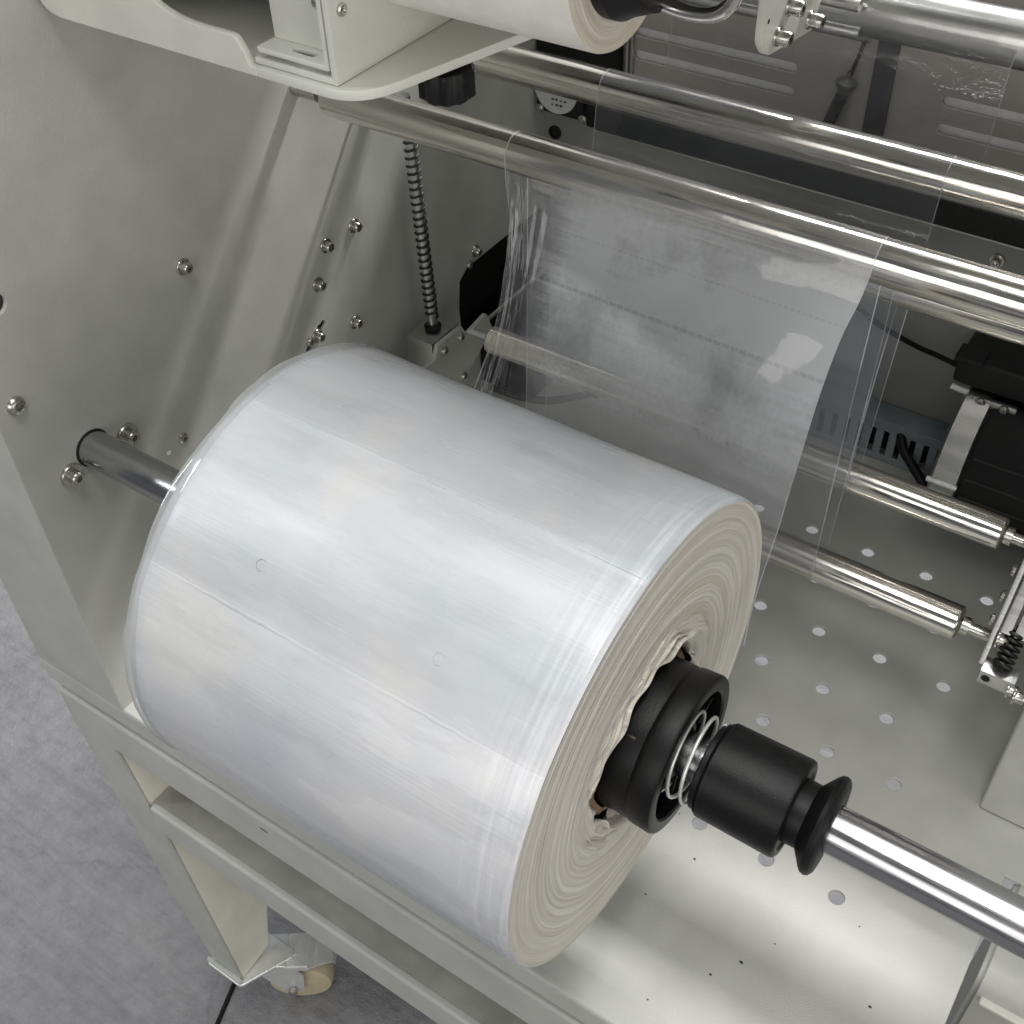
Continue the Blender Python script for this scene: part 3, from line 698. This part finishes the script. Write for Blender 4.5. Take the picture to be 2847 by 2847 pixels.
# ================================================================ polished rollers
R1 = (-3.386, 7.516); R2 = (-1.214, 7.453); R3 = (-2.34, 3.57); R4 = (-3.09, 2.52); R5 = (-2.35, 6.60); R7 = (0.25, 6.70); R6 = (1.02, 8.25)
def roller(label, c, x0, x1, r, ends=True, m=M_chrome):
    t = thing('guide_roller', label, 'roller', (0, c[0], c[1]), 'polished steel guide rollers')
    rr = 0.05
    pr = [(x0, 0.08), (x0, r - rr)] + [(x0 + rr - rr * math.cos(a), r - rr + rr * math.sin(a)) for a in (PI / 8, PI / 4, 3 * PI / 8, PI / 2)]
    pr += [(x1 - rr + rr * math.sin(a), r - rr + rr * math.cos(a)) for a in (0, PI / 8, PI / 4, 3 * PI / 8, PI / 2)] + [(x1, 0.08)]
    lathe('tube', pr, m, t, 72, deg=30)
    return t
def axle(t, prof, m=M_bolt): return lathe('axle', prof, m, t, 28)
r1 = roller('front upper polished steel roller with film folded over it', R1, -5.58, 9.0, 0.25)
axle(r1, [(XP, 0.0), (XP, 0.12), (-5.75, 0.12), (-5.75, 0.08), (-5.5, 0.08)])
r2 = roller('rear upper polished steel roller with a bright reflected line', R2, -5.58, 9.0, 0.25)
axle(r2, [(XP, 0.0), (XP, 0.12), (-5.75, 0.12), (-5.75, 0.08), (-5.5, 0.08)])
r5 = roller('idler roller mostly hidden under the front upper roller', R5, -2.95, 9.0, 0.22)
axle(r5, [(XP, 0.0), (XP, 0.04), (-2.9, 0.04)])
r3 = roller('upper of the two lower steel rollers, ending beside the black motor', R3, -3.9, 4.07, 0.215)
axle(r3, [(4.0, 0.06), (4.08, 0.10), (4.08, 0.12), (4.17, 0.12), (4.17, 0.075), (4.46, 0.075)])
r4 = roller('lowest polished steel roller just above the perforated tray', R4, -3.9, 4.01, 0.235)
axle(r4, [(3.95, 0.06), (4.03, 0.10), (4.03, 0.125), (4.13, 0.125), (4.13, 0.085), (4.36, 0.08), (4.46, 0.055)])
r7 = roller('hidden idler roller behind the rear upper roller', R7, -5.6, 9.0, 0.2)
axle(r7, [(XP, 0.0), (XP, 0.1), (-5.5, 0.1)])
r6 = roller('large matt silver roller across the top right corner', R6, -4.0, 9.0, 0.34, m=M_alu)
for (yy, zz, rr_, nm) in ((0.75, 8.04, 0.10, 'upper'), (1.25, 7.86, 0.13, 'middle'), (0.55, 8.45, 0.08, 'highest')):
    t = thing('tie_bar', 'thin silver tie bar, %s one behind the bent chrome hook' % nm, 'tie bar', (0, yy, zz), 'tie bars at the top')
    lathe('rod', [(-4.3, 0), (-4.3, rr_), (0.05, rr_), (0.05, 0)], M_alu, t, 32)

# ================================================================ film web
web = thing('film_web', 'clear plastic film web running from the big roll over and under the steel rollers', 'film web', (0, 0, 0))
FL, FR = -2.60, 2.05
def sheet(name, pts, m, nu=24, off=None, left=None):
    """pts: list of (y,z) for right edge; left: same length list for left edge"""
    L_ = left or pts; bm = bmesh.new(); uvl = bm.loops.layers.uv.new('UVMap'); rows = []
    ln = [0.0]
    for a, b in zip(pts, pts[1:]): ln.append(ln[-1] + math.hypot(a[0] - b[0], a[1] - b[1]))
    for j, (p, q) in enumerate(zip(pts, L_)):
        row = []
        for i in range(nu + 1):
            u = i / nu
            if off: u = u
            y = q[0] * (1 - u) + p[0] * u; z = q[1] * (1 - u) + p[1] * u; x = FL + (FR - FL) * u
            if off:
                dx, dy, dz = off(u, ln[j] / ln[-1]); x += dx; y += dy; z += dz
            row.append((bm.verts.new((x, y, z)), u, ln[j] / ln[-1]))
        rows.append(row)
    for A, B in zip(rows, rows[1:]):
        for i in range(nu):
            q = (A[i], A[i + 1], B[i + 1], B[i]); f = bm.faces.new([k[0] for k in q])
            for lp, k in zip(f.loops, q): lp[uvl].uv = (k[1], k[2])
    me = bpy.data.meshes.new(name); bm.to_mesh(me); bm.free()
    return link(name, me, m, web, True)
def resample(pts, n):
    ln = [0.0]
    for a, b in zip(pts, pts[1:]): ln.append(ln[-1] + math.hypot(a[0] - b[0], a[1] - b[1]))
    out = []
    for i in range(n):
        s = ln[-1] * i / (n - 1); k = 0
        while k < len(ln) - 2 and ln[k + 1] < s: k += 1
        t = (s - ln[k]) / (ln[k + 1] - ln[k]); out.append((pts[k][0] * (1 - t) + pts[k + 1][0] * t, pts[k][1] * (1 - t) + pts[k + 1][1] * t))
    return out
def arc(c, r, a0, a1, n=14): return [(c[0] + r * math.cos(math.radians(a0 + (a1 - a0) * i / n)), c[1] + r * math.sin(math.radians(a0 + (a1 - a0) * i / n))) for i in range(n + 1)]
def smoothpts(p, it=6):
    p = list(p)
    for _ in range(it): p = [p[0]] + [((p[i - 1][0] + 2 * p[i][0] + p[i + 1][0]) / 4, (p[i - 1][1] + 2 * p[i][1] + p[i + 1][1]) / 4) for i in range(1, len(p) - 1)] + [p[-1]]
    return p
rf = 0.256
lead = arc(R1, rf, 60, 168, 12)
Rp = smoothpts(resample([lead[-1], (-3.76, 7.2), (-4.10, 6.85), (-4.39, 6.35), (-4.66, 5.82), (-5.02, 5.25), (-5.22, 4.85), (-5.46, 4.40), (-5.60, 3.9), (-5.62, 3.4)], 60))
Lp = smoothpts(resample([lead[-1], (-3.66, 7.1), (-3.83, 6.6), (-4.11, 5.97), (-4.38, 5.40), (-4.66, 4.78), (-5.0, 4.3), (-5.3, 3.9), (-5.5, 3.6), (-5.6, 3.3)], 60))
def wrk(u, v):
    if v < 0.10: return (0, 0, 0)
    gate = min(1, (v - 0.10) * 8)
    e = math.exp(-(u / 0.085) ** 1.4) * min(1, v * 5)
    e2 = math.exp(-((u - 0.13) / 0.05) ** 2) * min(1, v * 4) * max(0, 1 - v * 1.6)
    am = 0.35 + 0.65 * abs(math.sin(v * 7 + 0.6)) 
    d = 0.050 * am * e * math.sin(u * 118 + 5.5 * math.sin(v * 4.3) + 2 * math.sin(u * 61)) + 0.010 * e2 * math.sin(u * 190 + v * 13) + 0.02 * e * math.sin(u * 47 + v * 9)
    d += 0.012 * math.sin(u * 9 + v * 5) * min(1, v * 4) + 0.006 * math.sin(u * 31 + v * 22)
    narrow = 0.20 * (1 - u) ** 8 * min(1, v * 3) * math.sin(PI * min(1, v * 1.15))
    tuck = -0.07 * u ** 10 * math.sin(PI * min(1, v * 1.5))
    return ((narrow + tuck) * gate, -d * 0.8 * gate, d * 0.55 * gate)
sheet('front_sheet', lead[:-1] + Rp, M_film_front, 150, wrk, lead[:-1] + Lp)
# remaining loops
def tangents(circles):
    """circles: (y, z, r, s) s=+1 counter-clockwise, -1 clockwise; returns polyline"""
    out = []; T = []
    for (a, b) in zip(circles, circles[1:]):
        dy, dz = b[0] - a[0], b[1] - a[1]; D = math.hypot(dy, dz); th = math.atan2(dz, dy)
        ra, rb = a[2] * a[3], b[2] * b[3]
        phi = math.asin(max(-1, min(1, (ra - rb) / D)))
        d = th + phi                       # direction whose right normal carries the radii
        n = (math.sin(d), -math.cos(d))
        T.append(((a[0] + ra * n[0], a[1] + ra * n[1]), (b[0] + rb * n[0], b[1] + rb * n[1])))
    return T
CIR = [(*R1, rf, -1), (*R4, 0.242, 1), (*R5, 0.226, -1), (*R3, 0.222, 1), (*R2, rf, -1), (*R7, 0.206, 1), (*R6, 0.346, -1)]
T = tangents(CIR)
def ang(c, p): return math.atan2(p[1] - c[1], p[0] - c[0])
def arc_between(c, p, q, s, n=16):
    a0, a1 = ang(c, p), ang(c, q)
    if s > 0:
        while a1 < a0: a1 += 2 * PI
    else:
        while a1 > a0: a1 -= 2 * PI
    r = c[2]; return [(c[0] + r * math.cos(a0 + (a1 - a0) * i / n), c[1] + r * math.sin(a0 + (a1 - a0) * i / n)) for i in range(n + 1)]
def ease(c, e): return lambda u, v: (e[0] * math.sin(PI * v), 0.012 * math.sin(u * 11 + v * 4) * math.sin(PI * v) + e[1] * math.sin(PI * v), 0)
path0 = arc(R1, rf, 60, math.degrees(ang(R1, T[0][0])) if ang(R1, T[0][0]) < PI / 3 else -10, 8)
for i in range(6):
    a, b = T[i]
    pts = [a] + resample([a, b], 14)[1:]
    if i < 5: pts += arc_between(CIR[i + 1], b, T[i + 1][0], CIR[i + 1][3])[1:]
    else: pts += arc_between(CIR[6], b, (R6[0] + 0.2, R6[1] + 0.5), -1)[1:]
    if i == 0: pts = path0[:-1] + pts
    sheet('film_span', pts, M_film, 30, ease(None, (random.uniform(-0.03, 0.03), 0)))
# light glints on the film, modelled as small bright beads
for (x0, x1, y, z, n) in ((1.05, 1.75, 0.70, 7.62, 26), (1.15, 1.55, -1.72, 6.70, 18)):
    bm = bmesh.new()
    for k in range(n):
        q = bmesh.ops.create_icosphere(bm, subdivisions=1, radius=random.uniform(0.006, 0.02))
        f = random.random()
        bmesh.ops.scale(bm, verts=q['verts'], vec=(1.8, 0.4, 0.6)); bmesh.ops.translate(bm, verts=q['verts'], vec=(x0 + (x1 - x0) * f, y + random.uniform(-.02, .0), z - 0.03 * f + random.gauss(0, 0.018)))
    o = fin('film_glints', bm, M_zinc, web, 180); o['kind'] = 'stuff'

# ================================================================ lead screw and dancer arm on the left
scr = thing('lead_screw', 'vertical threaded rod with black coil standing beside the left side panel', 'threaded rod', (-5.6, -1.68, 2.8))
def V(o): return rel(o, scr)
def vtube(name, pts, r, m, **k): return V(tube(name, pts, r, m, None, **k))
def zat(z): return (-5.6, -1.65 - 0.14 * (z - 2.8) / 3.3)
V(tube('core', [(*zat(2.7), 2.7), (*zat(6.9), 6.9)], 0.085, M_alu, None, 8, False))
pts = []
for i in range(30 * 14):
    z = 2.95 + 3.9 * i / (30 * 14 - 1); a = i / 14 * 2 * PI; c = zat(z); pts.append((c[0] + 0.100 * math.cos(a), c[1] + 0.100 * math.sin(a), z))
V(tube('thread_coil', pts, 0.016, M_darkmetal, None, 3, False))
cl = lathe_bm([(0, 0.0), (0, 0.14), (0.05, 0.15), (0.08, 0.11), (0.08, 0)], 32); bmesh.ops.rotate(cl, verts=cl.verts, cent=(0, 0, 0), matrix=Matrix.Rotation(-PI / 2, 3, 'Y')); bmesh.ops.translate(cl, verts=cl.verts, vec=(-5.6, -1.66, 2.72))
V(fin('collar', cl, M_black_smooth, None))

arm = thing('dancer_arm', 'aluminium block and pale grey arm plate holding the left ends of the lower rollers', 'bracket', (-5.3, -1.7, 2.3))
def A_(o): return rel(o, arm)
A_(box('slide_block', -5.88, -5.34, -2.05, -1.28, 1.2, 2.70, M_alu, None, 0.03))
A_(plate('arm_plate', rounded([(-2.10, 2.80), (-1.42, 2.76), (-1.30, 2.52), (-0.70, 2.60), (-0.55, 2.2), (-1.35, 1.7), (-2.6, 1.2), (-3.2, 1.6), (-3.2, 2.2), (-2.45, 2.56), (-2.20, 2.56)], 0.04, 3), [], 0.08, PYZ(-5.2), M_paint, None, 0.01))
for (y, z) in ((-1.95, 2.59), (-1.48, 2.58), (-1.48, 1.75)): rel(put('cap_screw', ME_small, (-5.16, y, z), None), arm)
for c in (R3, R4):
    ar = lathe_bm([(-4.3, 0), (-4.3, 0.045), (-3.85, 0.045), (-3.85, 0)], 16); bmesh.ops.translate(ar, verts=ar.verts, vec=(0, c[0], c[1])); A_(fin('roller_axle', ar, M_paint, None))

# ================================================================ right dancer assembly
ra = thing('roller_bracket', 'silver bracket assembly with black spring holding the right ends of the lower rollers', 'bracket', (4.5, -3.5, 2.6))
def B_(o): return rel(o, ra)
B_(plate('end_plate', [(-3.68, 2.62), (-3.52, 2.55), (-1.2, 4.70), (-1.6, 5.1)], [], 0.07, PYZ(4.44), M_alu, None, 0.012))
B_(box('guide_bar', 4.50, 4.62, -3.36, -1.6, 2.9, 3.05, M_alu, None, 0.01))
B_(box('guide_bar', 4.66, 4.86, -3.36, -1.6, 2.9, 3.05, M_alu, None, 0.01))
for o in list(ra.children)[-2:]:
    o.data.transform(Matrix.Translation((0, -3.36, 2.95)) @ Matrix.Rotation(math.radians(42), 4, 'X') @ Matrix.Translation((0, 3.36, -2.95)))
B_(box('base_block', 4.47, 4.90, -3.82, -3.55, 2.44, 2.66, M_alu, None, 0.012))
hb = lathe_bm([(0, 0.055), (0.004, 0.0)], 24); bmesh.ops.rotate(hb, verts=hb.verts, cent=(0, 0, 0), matrix=Matrix.Rotation(-PI / 2, 3, 'Z')); bmesh.ops.rotate(hb, verts=hb.verts, cent=(0, 0, 0), matrix=Matrix.Rotation(0, 3, 'X')); bmesh.ops.translate(hb, verts=hb.verts, vec=(4.56, -3.826, 2.56))
B_(fin('bore', hb, M_void, None))
pts = []
for i in range(6 * 16):
    t = i / (6 * 16 - 1); a = i / 16 * 2 * PI
    c = Vector((4.68, -3.64, 2.70)).lerp(Vector((4.68, -3.30, 3.02)), t)
    pts.append((c.x + 0.10 * math.cos(a), c.y - 0.073 * math.sin(a), c.z + 0.073 * math.sin(a)))
B_(tube('spring', pts, 0.026, M_darkmetal, None, 4, False))
B_(tube('spring_rod', [(4.68, -3.7, 2.64), (4.68, -3.25, 3.07)], 0.04, M_void, None, 5, False))
for (x, y, z, me) in ((4.50, -3.44, 2.90, ME_mid), (4.84, -3.80, 2.52, ME_mid), (4.93, -3.84, 2.50, ME_mid)): rel(put('cap_screw', me, (x, y, z), None), ra)
for (y, z) in ((-3.28, 3.02), (-3.05, 3.24), (-2.80, 3.48), (-2.5, 3.76)): rel(put('cap_screw', ME_small, (4.37, y, z), None, (0, 0, PI)), ra)

# ================================================================ machinery behind the lower rollers
mot = thing('motor', 'black cylindrical motor with cast silver flange behind the lower rollers at right', 'motor', (2.7, 1.9, 1.2))
def Mo(o): return rel(o, mot)
mb = lathe_bm([(2.92, 0), (2.92, 1.18), (3.0, 1.22), (6.8, 1.22), (6.8, 0)], 64)
for v in mb.verts: v.co.y += 2.0 - 0.0; v.co.z += 1.24
for v in mb.verts: v.co.y = min(v.co.y, 2.72); v.co.z = max(v.co.z, 0.01)
Mo(fin('housing', mb, M_motor, None, 30))
for k in range(5):
    a = math.radians(150 + k * 17)
    Mo(tube('cooling_fin', [(3.0, 2.0 + 1.225 * math.cos(a), 1.24 + 1.225 * math.sin(a)), (5.0, 2.0 + 1.225 * math.cos(a), 1.24 + 1.225 * math.sin(a))], 0.02, M_slate, None, 2, False))
fb = lathe_bm([(2.46, 0), (2.46, 1.14), (2.52, 1.25), (2.90, 1.25), (2.92, 1.2), (2.92, 0)], 64)
for v in fb.verts: v.co.y = min(v.co.y + 2.0, 2.72); v.co.z = max(v.co.z + 1.24, 0.01)
Mo(fin('flange', fb, M_alu, None, 30))
for k, a in enumerate((176, 188, 200)):
    a = math.radians(a); y, z = 2.0 + 1.27 * math.cos(a), 1.24 + 1.27 * math.sin(a)
    Mo(tube('flange_rib', [(2.44, y, z), (2.93, y, z)], 0.05, M_zinc, None, 5, False))
dr = thing('driver_box', 'black plastic driver box with a cable, mounted above the motor', 'control box', (2.6, 2.1, 2.6))
rel(box('case', 2.20, 4.6, 1.75, 2.72, 2.52, 3.02, M_motor, None, 0.10, 3), dr)
rel(box('lid_tab', 2.16, 2.6, 1.70, 2.1, 2.95, 3.06, M_motor, None, 0.02), dr)
rel(tube('mounting_rod', [(2.22, 1.8, 2.42), (2.32, 1.8, 2.40), (2.8, 1.8, 2.40)], 0.055, M_white_and_slot_light, None, 5), dr)
rel(box('mounting_tab', 2.62, 3.3, 1.62, 1.70, 2.30, 2.50, M_alu, None, 0.01), dr)
for x in (2.75, 3.12): rel(put('button_screw', ME_small, (x, 1.62, 2.42), None, (0, 0, -PI / 2)), dr)
tag(tube('sensor_cable', [(2.25, 1.9, 2.74), (1.9, 2.0, 2.74), (1.5, 2.3, 2.55), (1.1, 2.55, 2.45), (0.6, 2.65, 2.5), (-0.3, 2.66, 3.0), (-1.2, 2.66, 3.9)], 0.045, M_black_smooth), 'black cable curving from the driver box across the back wall', 'cable')
duct = thing('wiring_duct', 'slotted blue grey wiring duct along the foot of the back wall', 'wiring duct', (0.5, 2.4, 0))
def D_(o): return rel(o, duct)
D_(box('cover', -3.0, 2.75, 2.22, 2.73, 0.86, 0.92, M_duct, None, 0.015))
D_(box('back_strip', -3.0, 2.75, 2.60, 2.72, 0.01, 0.86, M_void, None, 0))
D_(box('lower_wall', -3.0, 2.75, 2.25, 2.30, 0.01, 0.16, M_duct, None, 0.01))
D_(box('upper_wall', -3.0, 2.75, 2.24, 2.30, 0.70, 0.86, M_duct, None, 0.01))
x = -2.95
fme = meshof(box_bm(0, 0.14, 2.25, 2.30, 0.16, 0.70, 0.008), 'duct_finger', M_duct)
while x < 2.6:
    rel(put('finger', fme, (x, 0, 0), None), duct); x += 0.24
tag(tube('duct_cable', [(1.55, 2.35, 0.75), (1.6, 2.15, 0.62), (1.9, 2.0, 0.42), (2.25, 1.85, 0.2), (2.35, 1.8, 0.05)], 0.085, M_black_smooth), 'short thick black cable leaving the slotted duct next to the motor', 'cable')
# extra black cable on tray left behind the film
tag(tube('tray_cable', [(-5.2, -0.6, 0.9), (-4.4, -0.5, 0.75), (-3.6, 0.2, 0.85), (-2.8, 1.2, 0.8), (-2.0, 2.2, 0.9)], 0.07, M_black_smooth), 'black cable sagging behind the wrinkled left edge of the film', 'cable')
# cable entry tube and belt strip in front of slotted plate
tb = thing('cable_gland', 'dark funnel shaped cable gland with corrugated hose hanging over the slotted plate', 'cable gland', (-0.6, 2.6, 6.5))
rel(tube('cord', [(-0.40, 2.62, 7.6), (-0.47, 2.60, 7.1), (-0.56, 2.58, 6.72), (-0.60, 2.57, 6.52)], 0.03, M_black_smooth, None, 4), tb)
gl_ = lathe_bm([(0, 0.03), (0.10, 0.05), (0.16, 0.17), (0.22, 0.16), (0.30, 0.11), (0.34, 0.09)], 24)
bmesh.ops.rotate(gl_, verts=gl_.verts, cent=(0, 0, 0), matrix=Matrix.Rotation(math.radians(97), 3, 'Y')); bmesh.ops.translate(gl_, verts=gl_.verts, vec=(-0.59, 2.56, 6.68))
rel(fin('funnel', gl_, M_bluegrey, None), tb)
pts = [(-0.62, 2.56, 6.42), (-0.70, 2.56, 6.1), (-0.80, 2.56, 5.75), (-0.92, 2.56, 5.35)]
rel(tube('hose', pts, 0.085, M_slate, None, 6), tb)
for k in range(22):
    t = k / 21; p0 = Vector(pts[0]).lerp(Vector(pts[-1]), t)
    rg = lathe_bm([(-0.008, 0.085), (0, 0.098), (0.008, 0.085)], 20); bmesh.ops.rotate(rg, verts=rg.verts, cent=(0, 0, 0), matrix=Matrix.Rotation(math.radians(105), 3, 'Y')); bmesh.ops.translate(rg, verts=rg.verts, vec=p0)
    rel(fin('hose_ring', rg, M_slate, None), tb)
tag(box('dark_strap', -0.27, 0.06, 2.62, 2.66, 5.36, 7.4, M_slate, None, 0.006), 'wide dark vertical strap in front of the brown grey slotted plate', 'strap')
# round paper label on black gearbox, back left
gb = thing('fan_unit', 'black square fan housing with a round printed white label on the back wall', 'fan', (-5.6, 2.6, 5.0))
rel(box('housing', -6.12, -5.15, 2.42, 2.74, 4.80, 5.9, M_motor, None, 0.03), gb)
lb = lathe_bm([(0, 0.44), (0.012, 0.435), (0.012, 0)], 48); bmesh.ops.rotate(lb, verts=lb.verts, cent=(0, 0, 0), matrix=Matrix.Rotation(-PI / 2, 3, 'Z')); bmesh.ops.translate(lb, verts=lb.verts, vec=(-5.70, 2.40, 5.27))
rel(fin('round_label', lb, M_label, None), gb)
for row, zz in enumerate((4.98, 5.08)):
    for k in range(3 + row):
        x0 = -5.78 + k * 0.085; rel(box('printed_mark', x0, x0 + random.uniform(0.035, 0.06), 2.380, 2.387, zz, zz + random.uniform(0.02, 0.04), M_ink, None, 0), gb)
for (x, z) in ((-6.03, 4.86), (-5.14, 4.86)): rel(put('button_screw', ME_small, (x, 2.40, z), None, (0, 0, -PI / 2)), gb)

# ================================================================ upper left arm with box channel, knob, small roll
ub = thing('roll_bracket', 'white painted steel arm with cut away front and box channel at upper left', 'bracket', (-4, -6.5, 9.7))
def U_(o): return rel(o, ub)
YA = -6.9
front = rounded([(-6.12, 10.9), (-6.12, 9.84), (-5.93, 9.715), (-3.08, 9.715), (-3.08, 9.80), (-3.16, 9.81), (-3.20, 9.92), (-3.30, 10.06), (-3.74, 10.06), (-4.02, 10.08), (-4.36, 10.18), (-4.8, 10.9)], [0, .16, .16, 0, 0, 0, .03, .06, .05, .1, .2, 0], 6)
U_(plate('front_plate', front, [], 0.08, PXZ(YA + 0.04), M_white, None, 0.012))
base = rounded([(-6.15, YA + 0.085), (-3.075, YA + 0.085), (-3.075, YA), (-1.86, YA - 0.01), (-1.14, -4.2), (-6.15, -4.2)], [0, 0, 0, 0.42, 0, 0], 12)
U_(plate('base_plate', base, [], 0.095, PXY(9.762), M_white, None, 0.012))
U_(box('outer_channel_floor', -3.14, -2.14, YA + 0.06, -4.4, 9.815, 9.875, M_white, None, 0.015))
U_(box('outer_channel_wall', -2.20, -2.13, YA + 0.055, -4.4, 9.85, 12.0, M_white, None, 0.02))
U_(box('inner_channel_face', -3.08, -2.22, YA + 0.30, YA + 0.36, 9.98, 11.6, M_white, None, 0.015))
U_(plate('inner_flange', rounded([(-3.10, YA + 0.06), (-2.22, YA + 0.06), (-2.22, YA + 0.34), (-3.10, YA + 0.34)], 0.04), [slot(-2.75, -2.47, YA + 0.2, 0.045)], 0.05, PXY(9.955), M_white, None, 0.01))
U_(box('inner_web', -2.27, -2.22, YA + 0.06, -4.6, 9.95, 11.6, M_white, None, 0.012))
U_(lathe('spacer_pin', [(-2.36, 0), (-2.36, 0.075), (-2.28, 0.08), (-2.24, 0.06)], M_bolt, None, 24, (0, YA + 0.18, 10.50)))
U_(lathe('screw', [(-2.13, 0.06), (-2.11, 0.058), (-2.10, 0.04), (-2.12, 0.02), (-2.12, 0)], M_bolt, None, 24, (0, YA + 0.22, 10.45)))
U_(box('interior_black_body', -5.9, -3.2, -5.9, -4.4, 10.0, 11.5, M_motor, None, 0.05))  # black body inside the arm

kn = lathe_bm([(0, 0.0), (0, 0.25), (0.04, 0.27), (0.26, 0.27), (0.30, 0.22), (0.30, 0.0)], 72, jag=lambda k, a, x, r: (x, r * (1 + 0.05 * math.cos(10 * a)) if r > 0.2 else r))
bmesh.ops.rotate(kn, verts=kn.verts, cent=(0, 0, 0), matrix=Matrix.Rotation(PI / 2, 3, 'Y'))
knob = thing('adjusting_knob', 'black fluted adjusting knob hanging under the white arm', 'knob', (-1.75, -5.75, 9.68))
fin('grip', kn, M_black_smooth, knob, 25)
tube('stud', [(0, 0, 0.02), (0, 0, -0.04)], 0.06, M_bolt, knob, 5, False)

sr = thing('label_roll', 'small cream white paper roll with black core on the upper arm', 'label roll', (0, -5.60, 11.08))
lathe('wound_side', [(-4.5, 0.86), (-4.5, 0.90), (0.02, 0.90), (0.05, 0.89)], M_smallside, sr, 120)
lathe('wound_end', [(0.05, 0.89), (0.07, 0.84), (0.05, 0.79), (0.08, 0.74), (0.06, 0.69), (0.05, 0.60)], M_smallend, sr, 120, deg=180)
lathe('black_core', [(0.05, 0.62), (0.16, 0.62), (0.22, 0.58), (0.45, 0.50), (0.50, 0.0)], M_black_smooth, sr, 60)
hook = tube('bent_rod_handle', [(0.2, -5.62, 10.70), (0.45, -5.62, 10.62), (0.78, -5.62, 10.60), (0.98, -5.62, 10.66), (1.08, -5.60, 10.82), (1.10, -5.58, 11.1), (1.10, -5.5, 11.8)], 0.065, M_chrome, None, 8)
tag(hook, 'bent chrome rod curving up beside the small cream roll', 'rod')

# ================================================================ plate with three cap screws, top centre right
cp = thing('screw_plate', 'pale grey vertical plate with large hex socket cap screws near the top edge', 'bracket', (0, -1.5, 9.0))
def K_(o): return rel(o, cp)
K_(plate('plate', rounded([(-1.90, 10.3), (-1.90, 8.80), (-1.68, 8.58), (-0.38, 8.42), (-0.19, 8.73), (0.05, 10.3)], [0, .12, .10, .05, .05, 0], 5), [], 0.10, PYZ(-0.25), M_white, None, 0.012))
K_(lathe('pin_hole', [(-0.198, 0.03), (-0.196, 0)], M_void, None, 14, (0, -1.78, 9.02)))
ME_cap = meshof(cap_screw_bm(0.115, 0.03, 0.092, 0.15), 'cap_screw', M_bolt)
for (y, z, xx) in ((-1.48, 8.74, -0.2), (-0.51, 8.60, -0.2), (-1.22, 9.0, -0.2), (-0.45, 9.0, -0.2)): rel(put('cap_screw', ME_cap, (xx, y, z), None, (random.random(), 0, 0)), cp)
tag(box('dark_green_strip', -4.0, 6, 1.6, 1.9, 8.65, 9.2, M_greenpcb, None, 0.02), 'dark green panel strip behind the top rollers', 'panel')

# specks of dirt on the tray
bm = bmesh.new()
for (x, y, q) in ((2.2, -6.6, .02), (3.1, -7.9, .022), (3.35, -7.55, .03), (4.9, -7.2, .025), (3.9, -8.2, .02), (1.9, -7.4, .018), (3.6, -7.1, .015), (4.2, -8.5, .024), (2.6, -8.6, .014), (4.4, -6.3, .012), (3.0, -5.2, .012), (1.7, -6.1, .012)):
    r_ = bmesh.ops.create_icosphere(bm, subdivisions=1, radius=q); bmesh.ops.scale(bm, verts=r_['verts'], vec=(1, .6, .4)); bmesh.ops.translate(bm, verts=r_['verts'], vec=(x, y, 0.006))
o = fin('dirt_speck', bm, M_ink, frame, 180); o['kind'] = 'stuff'
